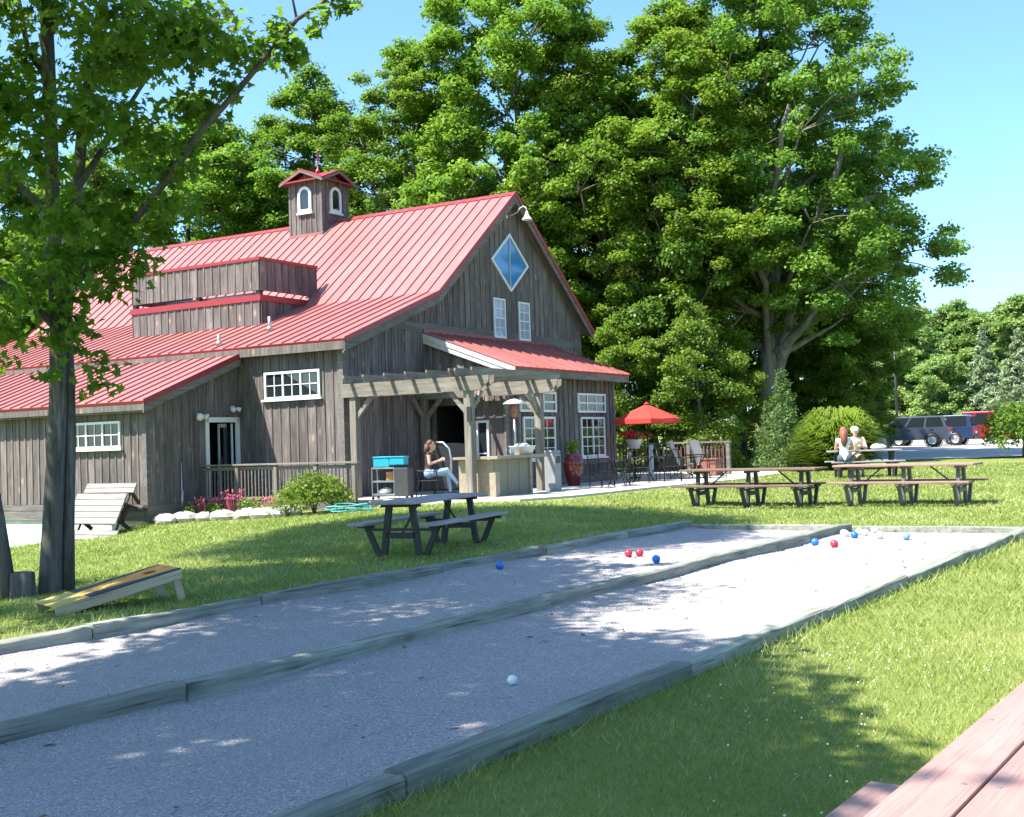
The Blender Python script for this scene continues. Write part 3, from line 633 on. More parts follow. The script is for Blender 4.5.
# conduit on the wing wall
mb = MB(); mb.tube([(-2.15, WY - .06, .1), (-2.15, WY - .06, 1.45)], .018, 8); mb.tube([(-2.15, WY - .07, .25), (-2.15, WY - .07, .75)], .045, 8); mb.tube([(-2.15, WY - .07, .3), (-1.4, WY - .1, .22)], .015, 6); mb.build('conduit', M['galv'], barn, True)
# ---- lamps on the walls
def gooseneck():
    t_ = thing('gooseneck_lamp', 'white gooseneck barn lamp curving out from the gable peak', 'lamp', BM @ Matrix.Translation((8.22, -.05, 8.72)) @ Matrix.Scale(.68, 4))
    mb = MB(); mb.lathe([(.09, 0), (.09, .04), (.03, .06)], (0, 0, 0), 12, 0, Matrix.Rotation(R(90), 4, 'X')); mb.build('wall_plate', M['white'], t_, True)
    mb = MB(); mb.tube([(0, 0, 0), (0, -.35, .05), (.0, -.6, .13), (.0, -.75, .30), (.0, -.92, .36), (.0, -1.06, .28), (.0, -1.1, .1)], .022, 8); mb.build('arm', M['white'], t_, True)
    mb = MB(); mb.lathe([(.045, .12), (.07, .02), (.11, -.1), (.24, -.26), (.25, -.29), (.20, -.27), (.08, -.1)], (0, -1.1, 0), 18); mb.build('shade', M['white'], t_, True)
gooseneck()
def flood(x, z, lab, s_=1.0):
    t_ = thing('flood_light', lab, 'flood light', BM @ Matrix.Translation((x, WY - .05, z)))
    mb = MB(); mb.box(-.06, .06, -.03, .03, -.06, .06); mb.build('base', M['white'], t_)
    for k in (-1, 1): mb = MB(); mb.lathe([(.02, 0), (.05, .04), (.075 * s_, .13), (.07 * s_, .15)], (k * .06, -.05, 0), 12, 0, Matrix.Rotation(R(115), 4, 'X') @ Matrix.Rotation(k * .5, 4, 'Y')); mb.build('lamp_head', M['white'], t_, True)
flood(-1.48, 2.62, 'white twin flood light on shaded wing wall left of the door', 1.3); flood(-.28, 2.82, 'white twin flood light above the right side of the door', .9)
# ---------------------------------------------------------------- trees
MAPLE = np.array([(0, 0), (.50, -.06), (.34, .22), (.60, .48), (.22, .52), (0, 1.0), (-.22, .52), (-.60, .48), (-.34, .22), (-.50, -.06)]) - np.array([0, .4])
RHOMB = np.array([(0, -.5), (.36, -.05), (0, .5), (-.36, -.05)])
def leaves(clumps, per, size, shape, g, upb=.9, jit=.75, shell=.55):
    P = []; Nn = []; T = []; S = []
    for (x, y, z, rx, rz, k) in clumps:
        n = max(4, int(per * k)); d = g.normal(size=(n, 3)); d /= np.linalg.norm(d, axis=1)[:, None]
        rr = shell + (1 - shell) * g.random(n) ** .6; rr = np.where(g.random(n) < .3, rr * g.random(n), rr)
        lump = 1 + .22 * np.sin(d[:, 0] * 5 + x * 3) * np.sin(d[:, 1] * 5 + y) + .12 * g.normal(size=n)
        p = d * (rr * lump)[:, None] * np.array([rx, rx, rz]) + np.array([x, y, z]); p[:, 2] -= .12 * rx * (d[:, 0] ** 2 + d[:, 1] ** 2) * rr
        nn = d * .55 + np.array([0, 0, upb]) + g.normal(size=(n, 3)) * jit
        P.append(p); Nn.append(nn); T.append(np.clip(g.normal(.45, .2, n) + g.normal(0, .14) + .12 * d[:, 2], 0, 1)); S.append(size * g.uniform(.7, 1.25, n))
    P = np.concatenate(P); Nn = np.concatenate(Nn); T = np.concatenate(T); S = np.concatenate(S); n = len(P)
    Nn /= np.linalg.norm(Nn, axis=1)[:, None]
    a = np.cross(Nn, g.normal(size=(n, 3))); a /= np.linalg.norm(a, axis=1)[:, None]; b = np.cross(Nn, a)
    k = len(shape); V_ = P[:, None, :] + S[:, None, None] * (shape[None, :, 0:1] * a[:, None, :] + shape[None, :, 1:2] * b[:, None, :])
    V_ = V_ - Nn[:, None, :] * (S[:, None, None] * .22 * (np.abs(shape[None, :, 0:1]) + .5 * np.abs(shape[None, :, 1:2])))
    return V_.reshape(-1, 3), np.arange(n * k).reshape(n, k), T
def limb(mb, p, q, r0, r1, g, sag=.12, n=6, sides=6):
    p = Vector(p); q = Vector(q); pts = []
    for i in range(n + 1):
        k = i / n; c = p.lerp(q, k); w = math.sin(k * math.pi) * (q - p).length
        pts.append(c + Vector((g.normal() * .03 * w, g.normal() * .03 * w, w * sag + g.normal() * .02 * w)))
    mb.tube(pts, [r0 + (r1 - r0) * i / n for i in range(n + 1)], sides)
    return pts
def broad_meshes(seed, H, cr_, z0, ncl, per, size, mat, tr, bark, lean=(0, 0), fork=None, crsc=1.0, shape=RHOMB, prof=.8, nl=18):
    """trunk, limbs to a set of lobes, each lobe a shell of small flat sprays of leaves"""
    g = np.random.default_rng(seed); cl = []
    tp = lambda z: Vector((lean[0] * z / H + .25 * math.sin(z * .35 + seed), lean[1] * z / H + .25 * math.cos(z * .3 + seed * 2), z))
    mb = MB(); zs = np.linspace(0, H * .9, 14)
    mb.tube([tp(z) for z in zs], [max(.03, tr * (1 - .93 * z / (H * .9)) + (tr * .5 if i == 0 else 0)) for i, z in enumerate(zs)], 10)
    lobes = []
    for i in range(nl):
        h = (i + .5) / nl; z = z0 + (H - z0) * (.04 + .92 * h); pr = math.sin(math.pi * min(1, h * .84 + .15)) ** prof
        rad = cr_ * pr * g.uniform(.45, .78) * (0 if i == nl - 1 else 1); th = i * 2.39996 + g.normal() * .35; c = tp(min(z, H * .9)); rl = cr_ * g.uniform(.30, .46) * (.6 + .4 * pr)
        p = (c.x + rad * math.cos(th), c.y + rad * math.sin(th), z - rl * .3); lobes.append((p, rl))
        zb = max(z0 * .6, z - rad * g.uniform(.7, 1.3)); pts = limb(mb, tp(min(zb, H * .85)), p, max(.035, tr * .5 * (1 - h)), .03, g, -.06, 6, 6)
    w = np.array([l[1] ** 2 for l in lobes]); w /= w.sum()
    for (p, rl), k in zip(lobes, w):
        n = max(4, int(ncl * k)); cb = g.uniform(.8, 1.2)
        for j in range(n):
            d = g.normal(size=3); d[2] = d[2] * .8 + .35; d /= np.linalg.norm(d); rr = rl * g.uniform(.55, 1.08)
            rx = g.uniform(.42, .78) * crsc; q_ = (p[0] + d[0] * rr, p[1] + d[1] * rr, p[2] + d[2] * rr * .85)
            cl.append((*q_, rx, rx * g.uniform(.42, .66), (rx / .6) ** 2 * cb))
            if j % 4 == 0: mb.tube([p, ((p[0] + q_[0]) / 2, (p[1] + q_[1]) / 2, (p[2] + q_[2]) / 2 + .1), q_], [.03, .02, .008], 4)
    if fork:
        for (q, r0) in fork: limb(mb, tp(q[3]), q[:3], r0, r0 * .35, g, .06, 8, 8)
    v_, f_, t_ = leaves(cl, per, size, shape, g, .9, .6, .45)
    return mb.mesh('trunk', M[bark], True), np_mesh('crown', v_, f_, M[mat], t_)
def put_tree(name, label, meshes, p, rz=0, s=1.0, sz=None, group=None, sink=.15):
    o = thing(name, label, 'tree', Matrix.Translation((p[0], p[1], (p[2] if len(p) > 2 else gz(p)) - sink)) @ Matrix.Rotation(rz, 4, 'Z') @ Matrix.Diagonal((s, s, sz or s, 1)), group)
    link('trunk', meshes[0], o); link('crown', meshes[1], o); return o
def px(x, D):
    p = Vector((0, 0, EYE)) + (fw + rt * ((x - 512) / FPX) + up * (-(440 - 408.5) / FPX)) * D; return (p.x, p.y)
TA = broad_meshes(1, 22, 5.4, 5.0, 560, 240, .165, 'leaf_far', .36, 'bark2', nl=27)
TB = broad_meshes(2, 20, 4.8, 4.2, 470, 240, .165, 'leaf_far', .3, 'bark2', (.8, .4), nl=23)
TC = broad_meshes(3, 17, 4.6, 2.2, 430, 240, .165, 'leaf_far', .28, 'bark', nl=21)
TD = broad_meshes(4, 21.5, 6.9, 5.6, 740, 240, .165, 'leaf_cool', .42, 'bark2', (.6, .2), nl=34, fork=[((1.9, -2.8, 11.5, 2.6), .26), ((-1.7, -2.6, 9.5, 3.8), .17), ((3.2, -2.6, 7.6, 3.4), .16), ((-.4, -3.2, 13, 4.5), .2)])
TE = broad_meshes(5, 9, 3.6, .7, 190, 220, .165, 'leaf_far', .14, 'bark', nl=13)
woods = [('tall maple rising behind the barn roof left of the cupola', TC, 190, 55, .4, 1.05, 17.6), ('maple behind the barn at the far left behind the shade tree', TB, 95, 60, 1.4, 1.0, 17.5), ('leafy maple at the left edge behind the barn wing', TC, -20, 54, 2.4, 1.05, 17), ('slender maple standing left of the tall pair over the ridge', TB, 308, 56, .8, 1.05, 18.6),
         ('broad maple behind the cupola, lower than its neighbours', TC, 262, 51, 3.3, 1.0, 15.0), ('tall maple directly above the barn ridge right of the cupola', TA, 428, 53, 2.1, .95, 20.5), ('tallest maple behind the barn gable peak', TA, 522, 51, 4.0, 1.02, 23.5), ('maple behind the right slope of the barn roof', TB, 618, 50, 2.9, .92, 21.0), ('maple between the barn and the big forked tree', TA, 690, 49, 5.2, .9, 21.8),
         ('dark maple filling the woods behind the big forked tree', TB, 846, 55, 1.0, .9, 17), ('maple deep in the woods behind the umbrella', TC, 655, 60, .2, 1.0, 19)]
for lab, me, x, D, rz, s, H in woods: put_tree('maple_tree', lab, me, px(x, D), rz, s, s * H / {id(TA): 22, id(TB): 20, id(TC): 17}[id(me)], 'woods behind the barn')
put_tree('forked_maple_tree', 'huge spreading maple with bare forked trunk right of the barn', TD, px(772, 49.5), 0.25, 1.06, 1.08)
for x, D, s, rz in ((560, 66, 1.1, 1), (740, 66, 1.15, 3), (795, 62, .85, 5), (470, 68, 1.1, 2), (350, 69, 1.0, 4), (250, 70, .8, 2.6), (150, 72, .8, 5.0), (30, 70, .9, 3.2)):
    put_tree('maple_tree', 'leafy tree deep in the woods, mostly hidden behind the front row', TC, px(x, D), rz, s, None, 'hidden back row of the woods')
under = [('bright low maple sapling right of the umbrella', 700, 44.5, .68, .75), ('low maple under the forked tree beside the small conifer', 742, 46, .5, .5), ('low leafy tree behind the red umbrella', 632, 46, .62, .68), ('tall understory maple between barn corner and sapling', 660, 47, .8, 1.08), ('low dark tree under the right side of the forked maple', 838, 53, .6, .62), ('low tree behind the fountain grass', 800, 55, .7, .62)]
UB = broad_meshes(8, 9, 3.6, .5, 190, 220, .165, 'leaf_bright', .13, 'bark', nl=13)
for i, (lab, x, D, s, sz) in enumerate(under): put_tree('understory_tree', lab, UB if i in (0, 1, 3) else TE, px(x, D), i * 1.3, s, sz, 'understory at the edge of the woods')
# far hillside beyond the cars
HT = broad_meshes(9, 13, 4.8, 1.0, 190, 190, .30, 'leaf_hill_haze', .3, 'bark', crsc=1.35, nl=14)
HC = broad_meshes(10, 9, 4.2, .8, 150, 190, .26, 'leaf_hill_haze', .2, 'bark', crsc=1.2, nl=12)
put_tree('willow_tree', 'pale yellow green rounded tree behind the parked cars', HC, px(940, 98), 0, .78, .82)
hs = [(915, 112, .95), (955, 125, 1.1), (990, 118, 1.05), (1030, 112, 1.15), (1075, 110, 1.2), (1015, 140, 1.3), (965, 150, 1.2), (920, 140, 1.15), (1060, 150, 1.6), (1110, 120, 1.2), (880, 105, .95), (1040, 165, 1.6), (990, 170, 1.3), (885, 130, 1.2), (850, 110, 1.1), (1130, 150, 1.6)]
for i, (x, D, s) in enumerate(hs): s *= .86 if x > 980 else .95; put_tree('hillside_tree', 'leafy tree in the wooded hillside beyond the parking lot', HT, px(x, D), i * 1.7, s, None, 'trees on the far hillside')
def conifer(seed, H, r0, mat, n=60, per=130, size=.16, z0=.3):
    g = np.random.default_rng(seed); mb = MB(); mb.tube([(0, 0, 0), (0, 0, H * .97)], [.06 + H * .012, .015], 8); cl = []
    for i in range(n):
        h = (i + .5) / n; z = z0 + (H - z0) * h; rad = r0 * (1 - h) ** .85 * g.uniform(.45, .95); th = i * 2.4 + g.normal() * .3
        cl.append((rad * math.cos(th), rad * math.sin(th), z - rad * .15, .18 + .30 * r0 * (1 - h), (.12 + .16 * r0 * (1 - h)), .3 + 1.2 * (1 - h)))
        if i % 2: mb.tube([(0, 0, z + .1), (rad * math.cos(th), rad * math.sin(th), z - rad * .15)], [.03, .01], 4)
    v_, f_, t_ = leaves(cl, per, size, RHOMB * np.array([.55, 1.2]), g, .5, .9)
    return mb.mesh('trunk', M['bark'], True), np_mesh('crown', v_, f_, M[mat], t_)
CA = conifer(21, 3.6, .85, 'needle', 46, 120, .11); CB = conifer(22, 9.5, 2.9, 'pale_needle', 60, 200, .34, .5)
put_tree('small_conifer', 'taller slim conifer beside the fountain grass', CA, px(784, 42), 0, 1.02)
put_tree('small_conifer', 'shorter slim conifer left of the taller slim conifer', CA, px(768, 43), 2, .72)
put_tree('pale_conifer', 'grey green conifer on the slope above the red vehicle', CB, px(987, 96), 1, .95)
put_tree('pale_conifer', 'second grey green conifer at the right edge of the slope', CB, px(1022, 92), 2.4, .9)
# weeping tree by the lot
g = np.random.default_rng(31); cl = []
for i in range(34):
    th = i * 2.4; rr = 1.35 * math.sqrt((i + .5) / 34); top = 2.15 - .55 * rr ** 2 * .6
    for k in range(3): cl.append((rr * math.cos(th), rr * math.sin(th), top - k * .38 * (rr / 1.35), .30, .34, 1))
v_, f_, t_ = leaves(cl, 60, .15, RHOMB * np.array([.6, 1.4]), g, .6, .7)
mb = MB(); mb.tube([(0, 0, 0), (.03, 0, .8), (-.02, .02, 1.5), (0, 0, 1.95)], [.07, .055, .05, .03], 8)
for i in range(7): limb(mb, (0, 0, 1.6), (1.1 * math.cos(i * .9), 1.1 * math.sin(i * .9), 1.5), .03, .01, g, .3, 5, 5)
put_tree('weeping_tree', 'small round weeping tree at the edge of the parking lot', (mb.mesh('trunk', M['bark'], True), np_mesh('crown', v_, f_, M['leaf_bright'], t_)), px(1023, 46), 0, .98)

# near shade tree: two stems, long limb reaching right over the lawn
NB = Vector((-5.67, 14.72, 0)); g = np.random.default_rng(41); S_ = 14.72 / FPX
def nt(x, y, dy=0.0):    # a point of this tree given across and up, dy metres nearer or farther
    k = (14.72 + dy) / 14.72; p = Vector((0, 0, EYE)) + (fw + rt * ((x - 512) / FPX) - up * ((y - 408.5) / FPX)) * 14.72
    return Vector((p.x - NB.x, p.y - NB.y + dy, p.z))
mb = MB()
st1 = [nt(49, 602), nt(50, 590), nt(52, 540), nt(55, 470), nt(58, 400), nt(58, 330), nt(55, 260), nt(52, 180), nt(50, 100), nt(46, 0), nt(40, -110, .3), nt(30, -240, .5), nt(25, -330, .6)]
st2 = [nt(64, 600, .12), nt(65, 520, .12), nt(67, 440, .12), nt(66, 380, .12), nt(64, 320, .1), nt(66, 250, .15), nt(70, 200, .2), nt(74, 120, .3), nt(80, 30, .5), nt(90, -80, .9), nt(100, -220, 1.2)]
mb.tube(st1, [.19, .142, .124, .112, .105, .098, .088, .084, .08, .075, .065, .05, .02], 12); mb.tube(st2, [.09, .07, .066, .064, .064, .068, .07, .07, .065, .055, .045], 12)
br = [nt(60, 300, 0), nt(85, 280, -.2), nt(110, 261, -.4), nt(165, 217, -.7), nt(220, 150, -.9), nt(257, 114, -1.0), nt(313, 51, -1.1), nt(335, 37, -1.1), nt(384, 0, -1.2), nt(440, -40, -1.3)]
mb.tube(br, [.075, .06, .052, .045, .038, .034, .026, .02, .013, .006], 8)
mb.tube([nt(313, 51, -1.1), nt(307, 20, -1.15), nt(318, -20, -1.2)], [.016, .011, .006], 6)
limbs = [((54, 230), (-30, 120, -1.5)), ((70, 200), (150, 20, 1.2)), ((58, 330), (-20, 260, -1.2)), ((50, 110), (-40, -60, 1.0)), ((74, 120), (200, -60, -1.0)), ((60, 290), (20, 200, 1.8)), ((62, 340), (100, 355, -.9)), ((46, 10), (-80, -160, 0)), ((85, -20), (230, -180, .8)), ((52, 180), (110, 95, -2.2))]
for a, b in limbs: limb(mb, nt(*a), nt(*b), .05, .012, g, .08, 6, 6)
cl = []
def clump(x, y, dy, rx, k=1.0, rz=None): p = nt(x, y, dy); cl.append((p.x, p.y, p.z, rx, rz or rx * .6, k * (rx / .6) ** 2))
for x, y in ((10, 20), (60, 10), (110, 15), (160, 20), (205, 30), (20, 60), (80, 60), (130, 55), (185, 65), (225, 55), (5, 100), (50, 110), (105, 110), (150, 75), (30, 150), (85, 150), (135, 130), (0, 190), (20, 230), (45, 200), (100, 190), (0, 280), (25, 310), (5, 345), (40, 260), (150, 165), (215, 85), (120, 150), (70, 20), (30, 5)):
    clump(x + g.normal() * 6, y + g.normal() * 6, g.uniform(-2.2, 1.8), g.uniform(.40, .68), 1.25)
for x, y in ((95, 235), (120, 215), (140, 235), (165, 195), (190, 180), (205, 150), (180, 215), (225, 130), (245, 105), (150, 255), (118, 268), (262, 82), (285, 70), (105, 285), (200, 120), (235, 70), (165, 140), (75, 270), (300, 75), (255, 60), (95, 305), (130, 290), (90, 215), (70, 240), (150, 270), (175, 245), (115, 245), (60, 290), (135, 200), (100, 260)):
    clump(x + g.normal() * 4, y + g.normal() * 4, -.8 + g.normal() * .35, g.uniform(.24, .42), 1.0)
for x, y in ((343, 22), (352, 32), (338, 45), (360, 40), (330, 60), (310, 72), (292, 52)): clump(x, y, -1.1, .17, 1.1, .14)
for x, y in ((85, 350), (70, 375), (100, 385), (60, 340), (110, 365), (35, 340), (80, 320), (15, 365), (45, 300), (20, 330), (0, 320), (30, 280), (60, 310), (95, 335)): clump(x, y, g.uniform(-.9, .2), g.uniform(.2, .34), .8)
for i in range(150):   # upper crown above the frame
    rr = math.sqrt((i + .5) / 150); th = i * 2.4; x = -1.6 + 4.3 * rr * math.cos(th); y = 3.3 + 4.3 * rr * math.sin(th); z = 10.4 + 3.2 * g.random() * (1.15 - rr)
    cl.append((x, y, z + .4, g.uniform(.75, 1.05), g.uniform(.45, .6), 2.0))
    if i % 7 == 0: limb(mb, st1[10] if i % 2 else st2[9], (x, y, z), .05, .012, g, .05, 6, 5)
for i in range(70):   # crown reaching towards the near court, above the frame
    th = i * 2.4; rr = math.sqrt((i + .5) / 70); x = -.55 + 2.2 * rr * math.cos(th); y = -3.8 + 2.6 * rr * math.sin(th)
    cl.append((x, y, 8.6 + g.normal() * .7, g.uniform(.7, 1.0), .5, 1.3))
    if i % 6 == 0: limb(mb, st1[9], (x, y, 8.4), .05, .012, g, .05, 6, 5)
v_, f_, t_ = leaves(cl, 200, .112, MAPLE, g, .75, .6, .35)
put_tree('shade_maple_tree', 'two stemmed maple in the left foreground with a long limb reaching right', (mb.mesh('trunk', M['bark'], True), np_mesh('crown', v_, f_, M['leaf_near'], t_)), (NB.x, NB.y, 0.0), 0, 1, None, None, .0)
# thin leaning maple at the left edge, and a shade tree out of view that throws the shade on the near court
mb = MB(); q0 = Vector((-6.1, 14.5, 0)); pts = [Vector((0.02, 0, -.1)), Vector((-.1, 0, .9)), Vector((-.3, .05, 2.0)), Vector((-.9, .0, 4.2)), Vector((-1.8, -.2, 6.5)), Vector((-2.6, -.4, 9))]
mb.tube(pts, [.10, .075, .07, .06, .045, .02], 10); cl = []
for i in range(36):
    th = i * 2.4; rr = 3.0 * math.sqrt(g.random()); z = g.uniform(5.2, 10); x = -3.4 + rr * math.cos(th); y = -2.7 + rr * math.sin(th)
    cl.append((x, y, z, g.uniform(.7, 1.0), .5, 2.0))
    if i % 3 == 0: limb(mb, (-1.4, -.1, 5.4), (x, y, z), .035, .01, g, .05, 5, 5)
v_, f_, t_ = leaves(cl, 90, .165, MAPLE, g, .75, .6, .35)
put_tree('thin_maple_tree', 'thin leaning maple trunk at the left edge of the lawn', (mb.mesh('trunk', M['bark'], True), np_mesh('crown', v_, f_, M['leaf_near'], t_)), (q0.x, q0.y, 0.0), 0, 1, None, None, 0)
mb = MB(); mb.tube([(0, 0, -.2), (.1, .1, 2), (.3, .2, 4.5), (.9, .5, 7), (1.3, .7, 9.5)], [.3, .22, .19, .13, .05], 10); cl = []
for i in range(120):
    th = i * 2.4; rr = 4.3 * math.sqrt((i + .5) / 120); z = 7.9 + 2.4 * (1 - (rr / 4.3) ** 2) * g.uniform(-.5, 1) + g.normal() * .3; x = 1.6 + .64 * rr * math.cos(th); y = 1.15 + rr * math.sin(th)
    cl.append((x, y, z, g.uniform(.7, 1.0), .5, 1.9))
    if i % 4 == 0: limb(mb, (.6, .3, g.uniform(4.5, 7)), (x, y, z), .05, .012, g, .05, 5, 5)
v_, f_, t_ = leaves(cl, 120, .17, MAPLE, g, .75, .6, .35)
put_tree('overhanging_maple_tree', 'maple left of the near court whose crown shades the gravel', (mb.mesh('trunk', M['bark2'], True), np_mesh('crown', v_, f_, M['leaf_near'], t_)), (-7.6, 3.6), 0, 1, None, None, 0)
mb = MB(); mb.lathe([(.17, -.1), (.15, .06), (.14, .30), (.10, .31), (.0, .30)], (0, 0, 0), 14)
so_ = thing('tree_stump', 'short dark stump beside the shade maple trunk', 'stump', TR((-5.93, 14.5, gz((-5.93, 14.5)))));  mb.build('stump_wood', M['bark'], so_, True)
# ---------------------------------------------------------------- shrubs, grasses, flowers
def bush(name, label, p, cls, per, size, mat, sh=RHOMB, cat='shrub', group=None, upb=.6):
    g = np.random.default_rng(hash(label) % 9999 if False else int(abs(p[0] * 131 + p[1] * 17)) + 5)
    o = thing(name, label, cat, TR((p[0], p[1], p[2] if len(p) > 2 else gz(p))), group); mb = MB()
    for i in range(6): mb.tube([(0, 0, -.05), (.3 * cls[i % len(cls)][0], .3 * cls[i % len(cls)][1], cls[i % len(cls)][2] * .5), (cls[i % len(cls)][0] * .8, cls[i % len(cls)][1] * .8, cls[i % len(cls)][2] * .9)], [.02, .014, .006], 5)
    mb.build('stems', M['bark'], o); v_, f_, t_ = leaves([tuple(c) + (1,) for c in cls], per, size, sh, g, upb, .8, .5); link('foliage', np_mesh('foliage', v_, f_, M[mat], t_), o); return o
g = np.random.default_rng(51); P = bw(-2.35, -.95)
bush('round_shrub', 'rounded green shrub at the end of the deck railing', (P.x, P.y), [(.75 * math.cos(i * 2.4) * math.sqrt(i / 18), .75 * math.sin(i * 2.4) * math.sqrt(i / 18), .30 + .45 * (1 - i / 18), .34, .28) for i in range(18)], 190, .085, 'leaf_bright')
def reeds(name, label, p, n, H, R_, mat):
    g = np.random.default_rng(61); th = g.uniform(0, 6.28, n); r0 = R_ * .35 * np.sqrt(g.random(n)); out = R_ * np.sqrt(g.uniform(.0, 1.05, n)); h = H * g.uniform(.5, 1.2, n) * np.sqrt(np.clip(1.12 - (out / R_) ** 2, .04, 1))
    V_ = np.zeros((n, 8, 3)); w = g.uniform(.02, .04, n)
    for j, (k, hh, ww) in enumerate(((0, 0, 1), (.30, .60, 1), (.68, 1.0, .8), (1.0, .93, .15))):
        rr = r0 + (out - r0 * .3) * k; c = np.stack([rr * np.cos(th), rr * np.sin(th), h * hh], 1); sd = np.stack([-np.sin(th), np.cos(th), np.zeros(n)], 1) * (w * ww)[:, None]
        V_[:, 2 * j] = c - sd; V_[:, 2 * j + 1] = c + sd
    F = np.array([(0, 1, 3, 2), (2, 3, 5, 4), (4, 5, 7, 6)]); f_ = (F[None] + (np.arange(n) * 8)[:, None, None]).reshape(-1, 4)
    o = thing(name, label, 'grass clump', TR((p[0], p[1], gz(p)))); link('blades', np_mesh('blades', V_.reshape(-1, 3), f_, M[mat], np.repeat(np.clip(g.normal(.5, .25, n), 0, 1), 3)), o)
    mb = MB(); mb.lathe([(R_ * .5, -.05), (R_ * .45, .15), (R_ * .2, .3), (0, .32)], (0, 0, 0), 14); mb.build('root_crown', M['leaf_far'], o, True)
reeds('fountain_grass', 'large arching fountain grass clump behind the seated couple', px(837, 40.5), 5200, 1.8, 1.6, 'reedgrass')
def flower(name, label, x, y, n, H, pet, group, spread=.25):
    p = bw(x, y); o = thing(name, label, 'flowers', TR((p.x, p.y, gz(p))), group); g = np.random.default_rng(int(abs(x * 100 + y * 77)) + 3)
    cls = [(g.normal() * spread, g.normal() * spread, H * g.uniform(.25, .6), .16, .14, .8) for _ in range(n)]
    v_, f_, t_ = leaves(cls, 60, .07, RHOMB, g, .6, .8); link('foliage', np_mesh('foliage', v_, f_, M['leaf_bright'], t_), o)
    if pet:
        mb = MB()
        for _ in range(n * 6):
            a, b = g.normal() * spread, g.normal() * spread; z = H * g.uniform(.7, 1.1); mb.ball((a, b, z), (.022, .022, .03), 6, 4)
            mb.tube([(a * .7, b * .7, 0), (a, b, z)], .005, 4)
        mb.build('blossoms', M[pet], o)
flower('flower_plant', 'pink flowering plant nearest the wing wall in the stone bed', -1.9, 2.75, 6, .42, 'flower_pink', 'flower bed plants')
flower('flower_plant', 'taller red flowering plant before the railing post', -1.85, 1.95, 5, .55, 'flower_pink', 'flower bed plants', .16)
flower('flower_plant', 'pale pink low flowers left of the round shrub', -2.0, .6, 5, .38, 'flower_pink', 'flower bed plants')
flower('bed_plant', 'low green plant by the conduit on the wing wall', -2.35, 3.2, 4, .42, None, 'flower bed plants')
flower('bed_plant', 'loose green plant between the two taller flower plants', -1.9, 1.35, 5, .55, None, 'flower bed plants')
def rock(r_, seed):
    g = np.random.default_rng(seed); mb = MB(); mb.ball((0, 0, r_[2] * .35), r_, 10, 6); mb.v = [tuple(np.array(p) * (1 + g.normal() * .07)) for p in mb.v]; return mb.mesh('fieldstone', M['stone'], False)
rk = [rock((.30, .2, .15), 1), rock((.24, .19, .14), 2), rock((.36, .22, .17), 3)]
rpos = [(-3.15, 3.05, 0), (-3.05, 2.5, 2), (-3.0, 1.9, 1), (-2.95, 1.35, 2), (-2.85, .8, 0), (-2.8, .25, 2), (-2.75, -.25, 1), (-2.45, 1.0, 0), (-2.4, .35, 1), (-2.4, -.3, 2), (-3.3, 2.75, 1)]
for i, (x, y, k) in enumerate(rpos):
    p = bw(x, y); o = link('fieldstone', rk[k], None, 0, Matrix.Translation((p.x, p.y, gz(p) + .02)) @ Matrix.Rotation(AB + math.pi / 2 + rnd.uniform(-.3, .3), 4, 'Z'))
    tag(o, 'pale fieldstone edging the flower bed below the deck railing', 'stone', 'stones edging the flower bed')
g = np.random.default_rng(71); p = bw(-2.95, -2.45); o = thing('garden_hose', 'tangled teal garden hose lying beside the round shrub', 'hose', TR((p.x, p.y, gz(p)))); mb = MB()
mb.tube([(.45 * math.cos(k * .5) * (1 + .25 * math.sin(k * 1.7)), .3 * math.sin(k * .5) * (1 + .2 * math.sin(k * 2.3)), .03 + .004 * k + .03 * abs(math.sin(k * 1.1))) for k in range(44)], .013, 6); mb.build('hose_coil', plain('teal_rubber', (.08, .34, .30), .5), o, True)

# ---------------------------------------------------------------- grass blades
N = 430000; y = 2.2 + (40 - 2.2) * nr.random(N) ** 1.75; x = nr.uniform(-1, 1, N) * (y * .50 + 1.2)
o_ = x * cc + y * ss; a_ = -x * ss + y * cc
ca_, sa_ = math.cos(AB), math.sin(AB); bx = (x - BO.x) * ca_ + (y - BO.y) * sa_; by = -(x - BO.x) * sa_ + (y - BO.y) * ca_
inc = (o_ > -9.13) & (o_ < -3.49) & (a_ < 18.5)
inp = (bx > -1.05) & (bx < 20) & (by > -6.55) & (by < 18)
inp |= (bx > -1.2) & (by > -1) & (by < 18); inp |= (bx > WX) & (by > WY)
bed = (bx > -2.9) & (bx < -1) & (by > -1.8) & (by < 3.6)
keep = ~(inc | inp | bed); x, y, o_, a_ = x[keep], y[keep], o_[keep], a_[keep]; n = len(x); z = tz(x, y)
D = np.hypot(x, y); patch = .5 + .5 * np.sin(x * .9 + 1.3 * np.sin(y * .5)) * np.cos(y * .7 + x * .3)
fr = ((o_ > -3.49) & (o_ < -3.32)) | ((o_ < -9.13) & (o_ > -9.3)) | ((a_ > 18.5) & (a_ < 18.62))
h = nr.uniform(.018, .040, n) * (1 + .25 * patch) * np.where(fr, nr.uniform(1.0, 2.6, n), 1); w = np.maximum(.0016, D * .00042) * nr.uniform(.7, 1.3, n); h *= 1 + np.clip(D - 8, 0, 30) * .012
th = nr.uniform(0, 6.28, n); ln = h * nr.uniform(.5, 1.7, n); ld = nr.uniform(0, 6.28, n)
V_ = np.zeros((n, 4, 3)); sx, sy = np.cos(th) * w, np.sin(th) * w; dx, dy = np.cos(ld) * ln, np.sin(ld) * ln
V_[:, 0] = np.stack([x - sx, y - sy, z - .01], 1); V_[:, 1] = np.stack([x + sx, y + sy, z - .01], 1)
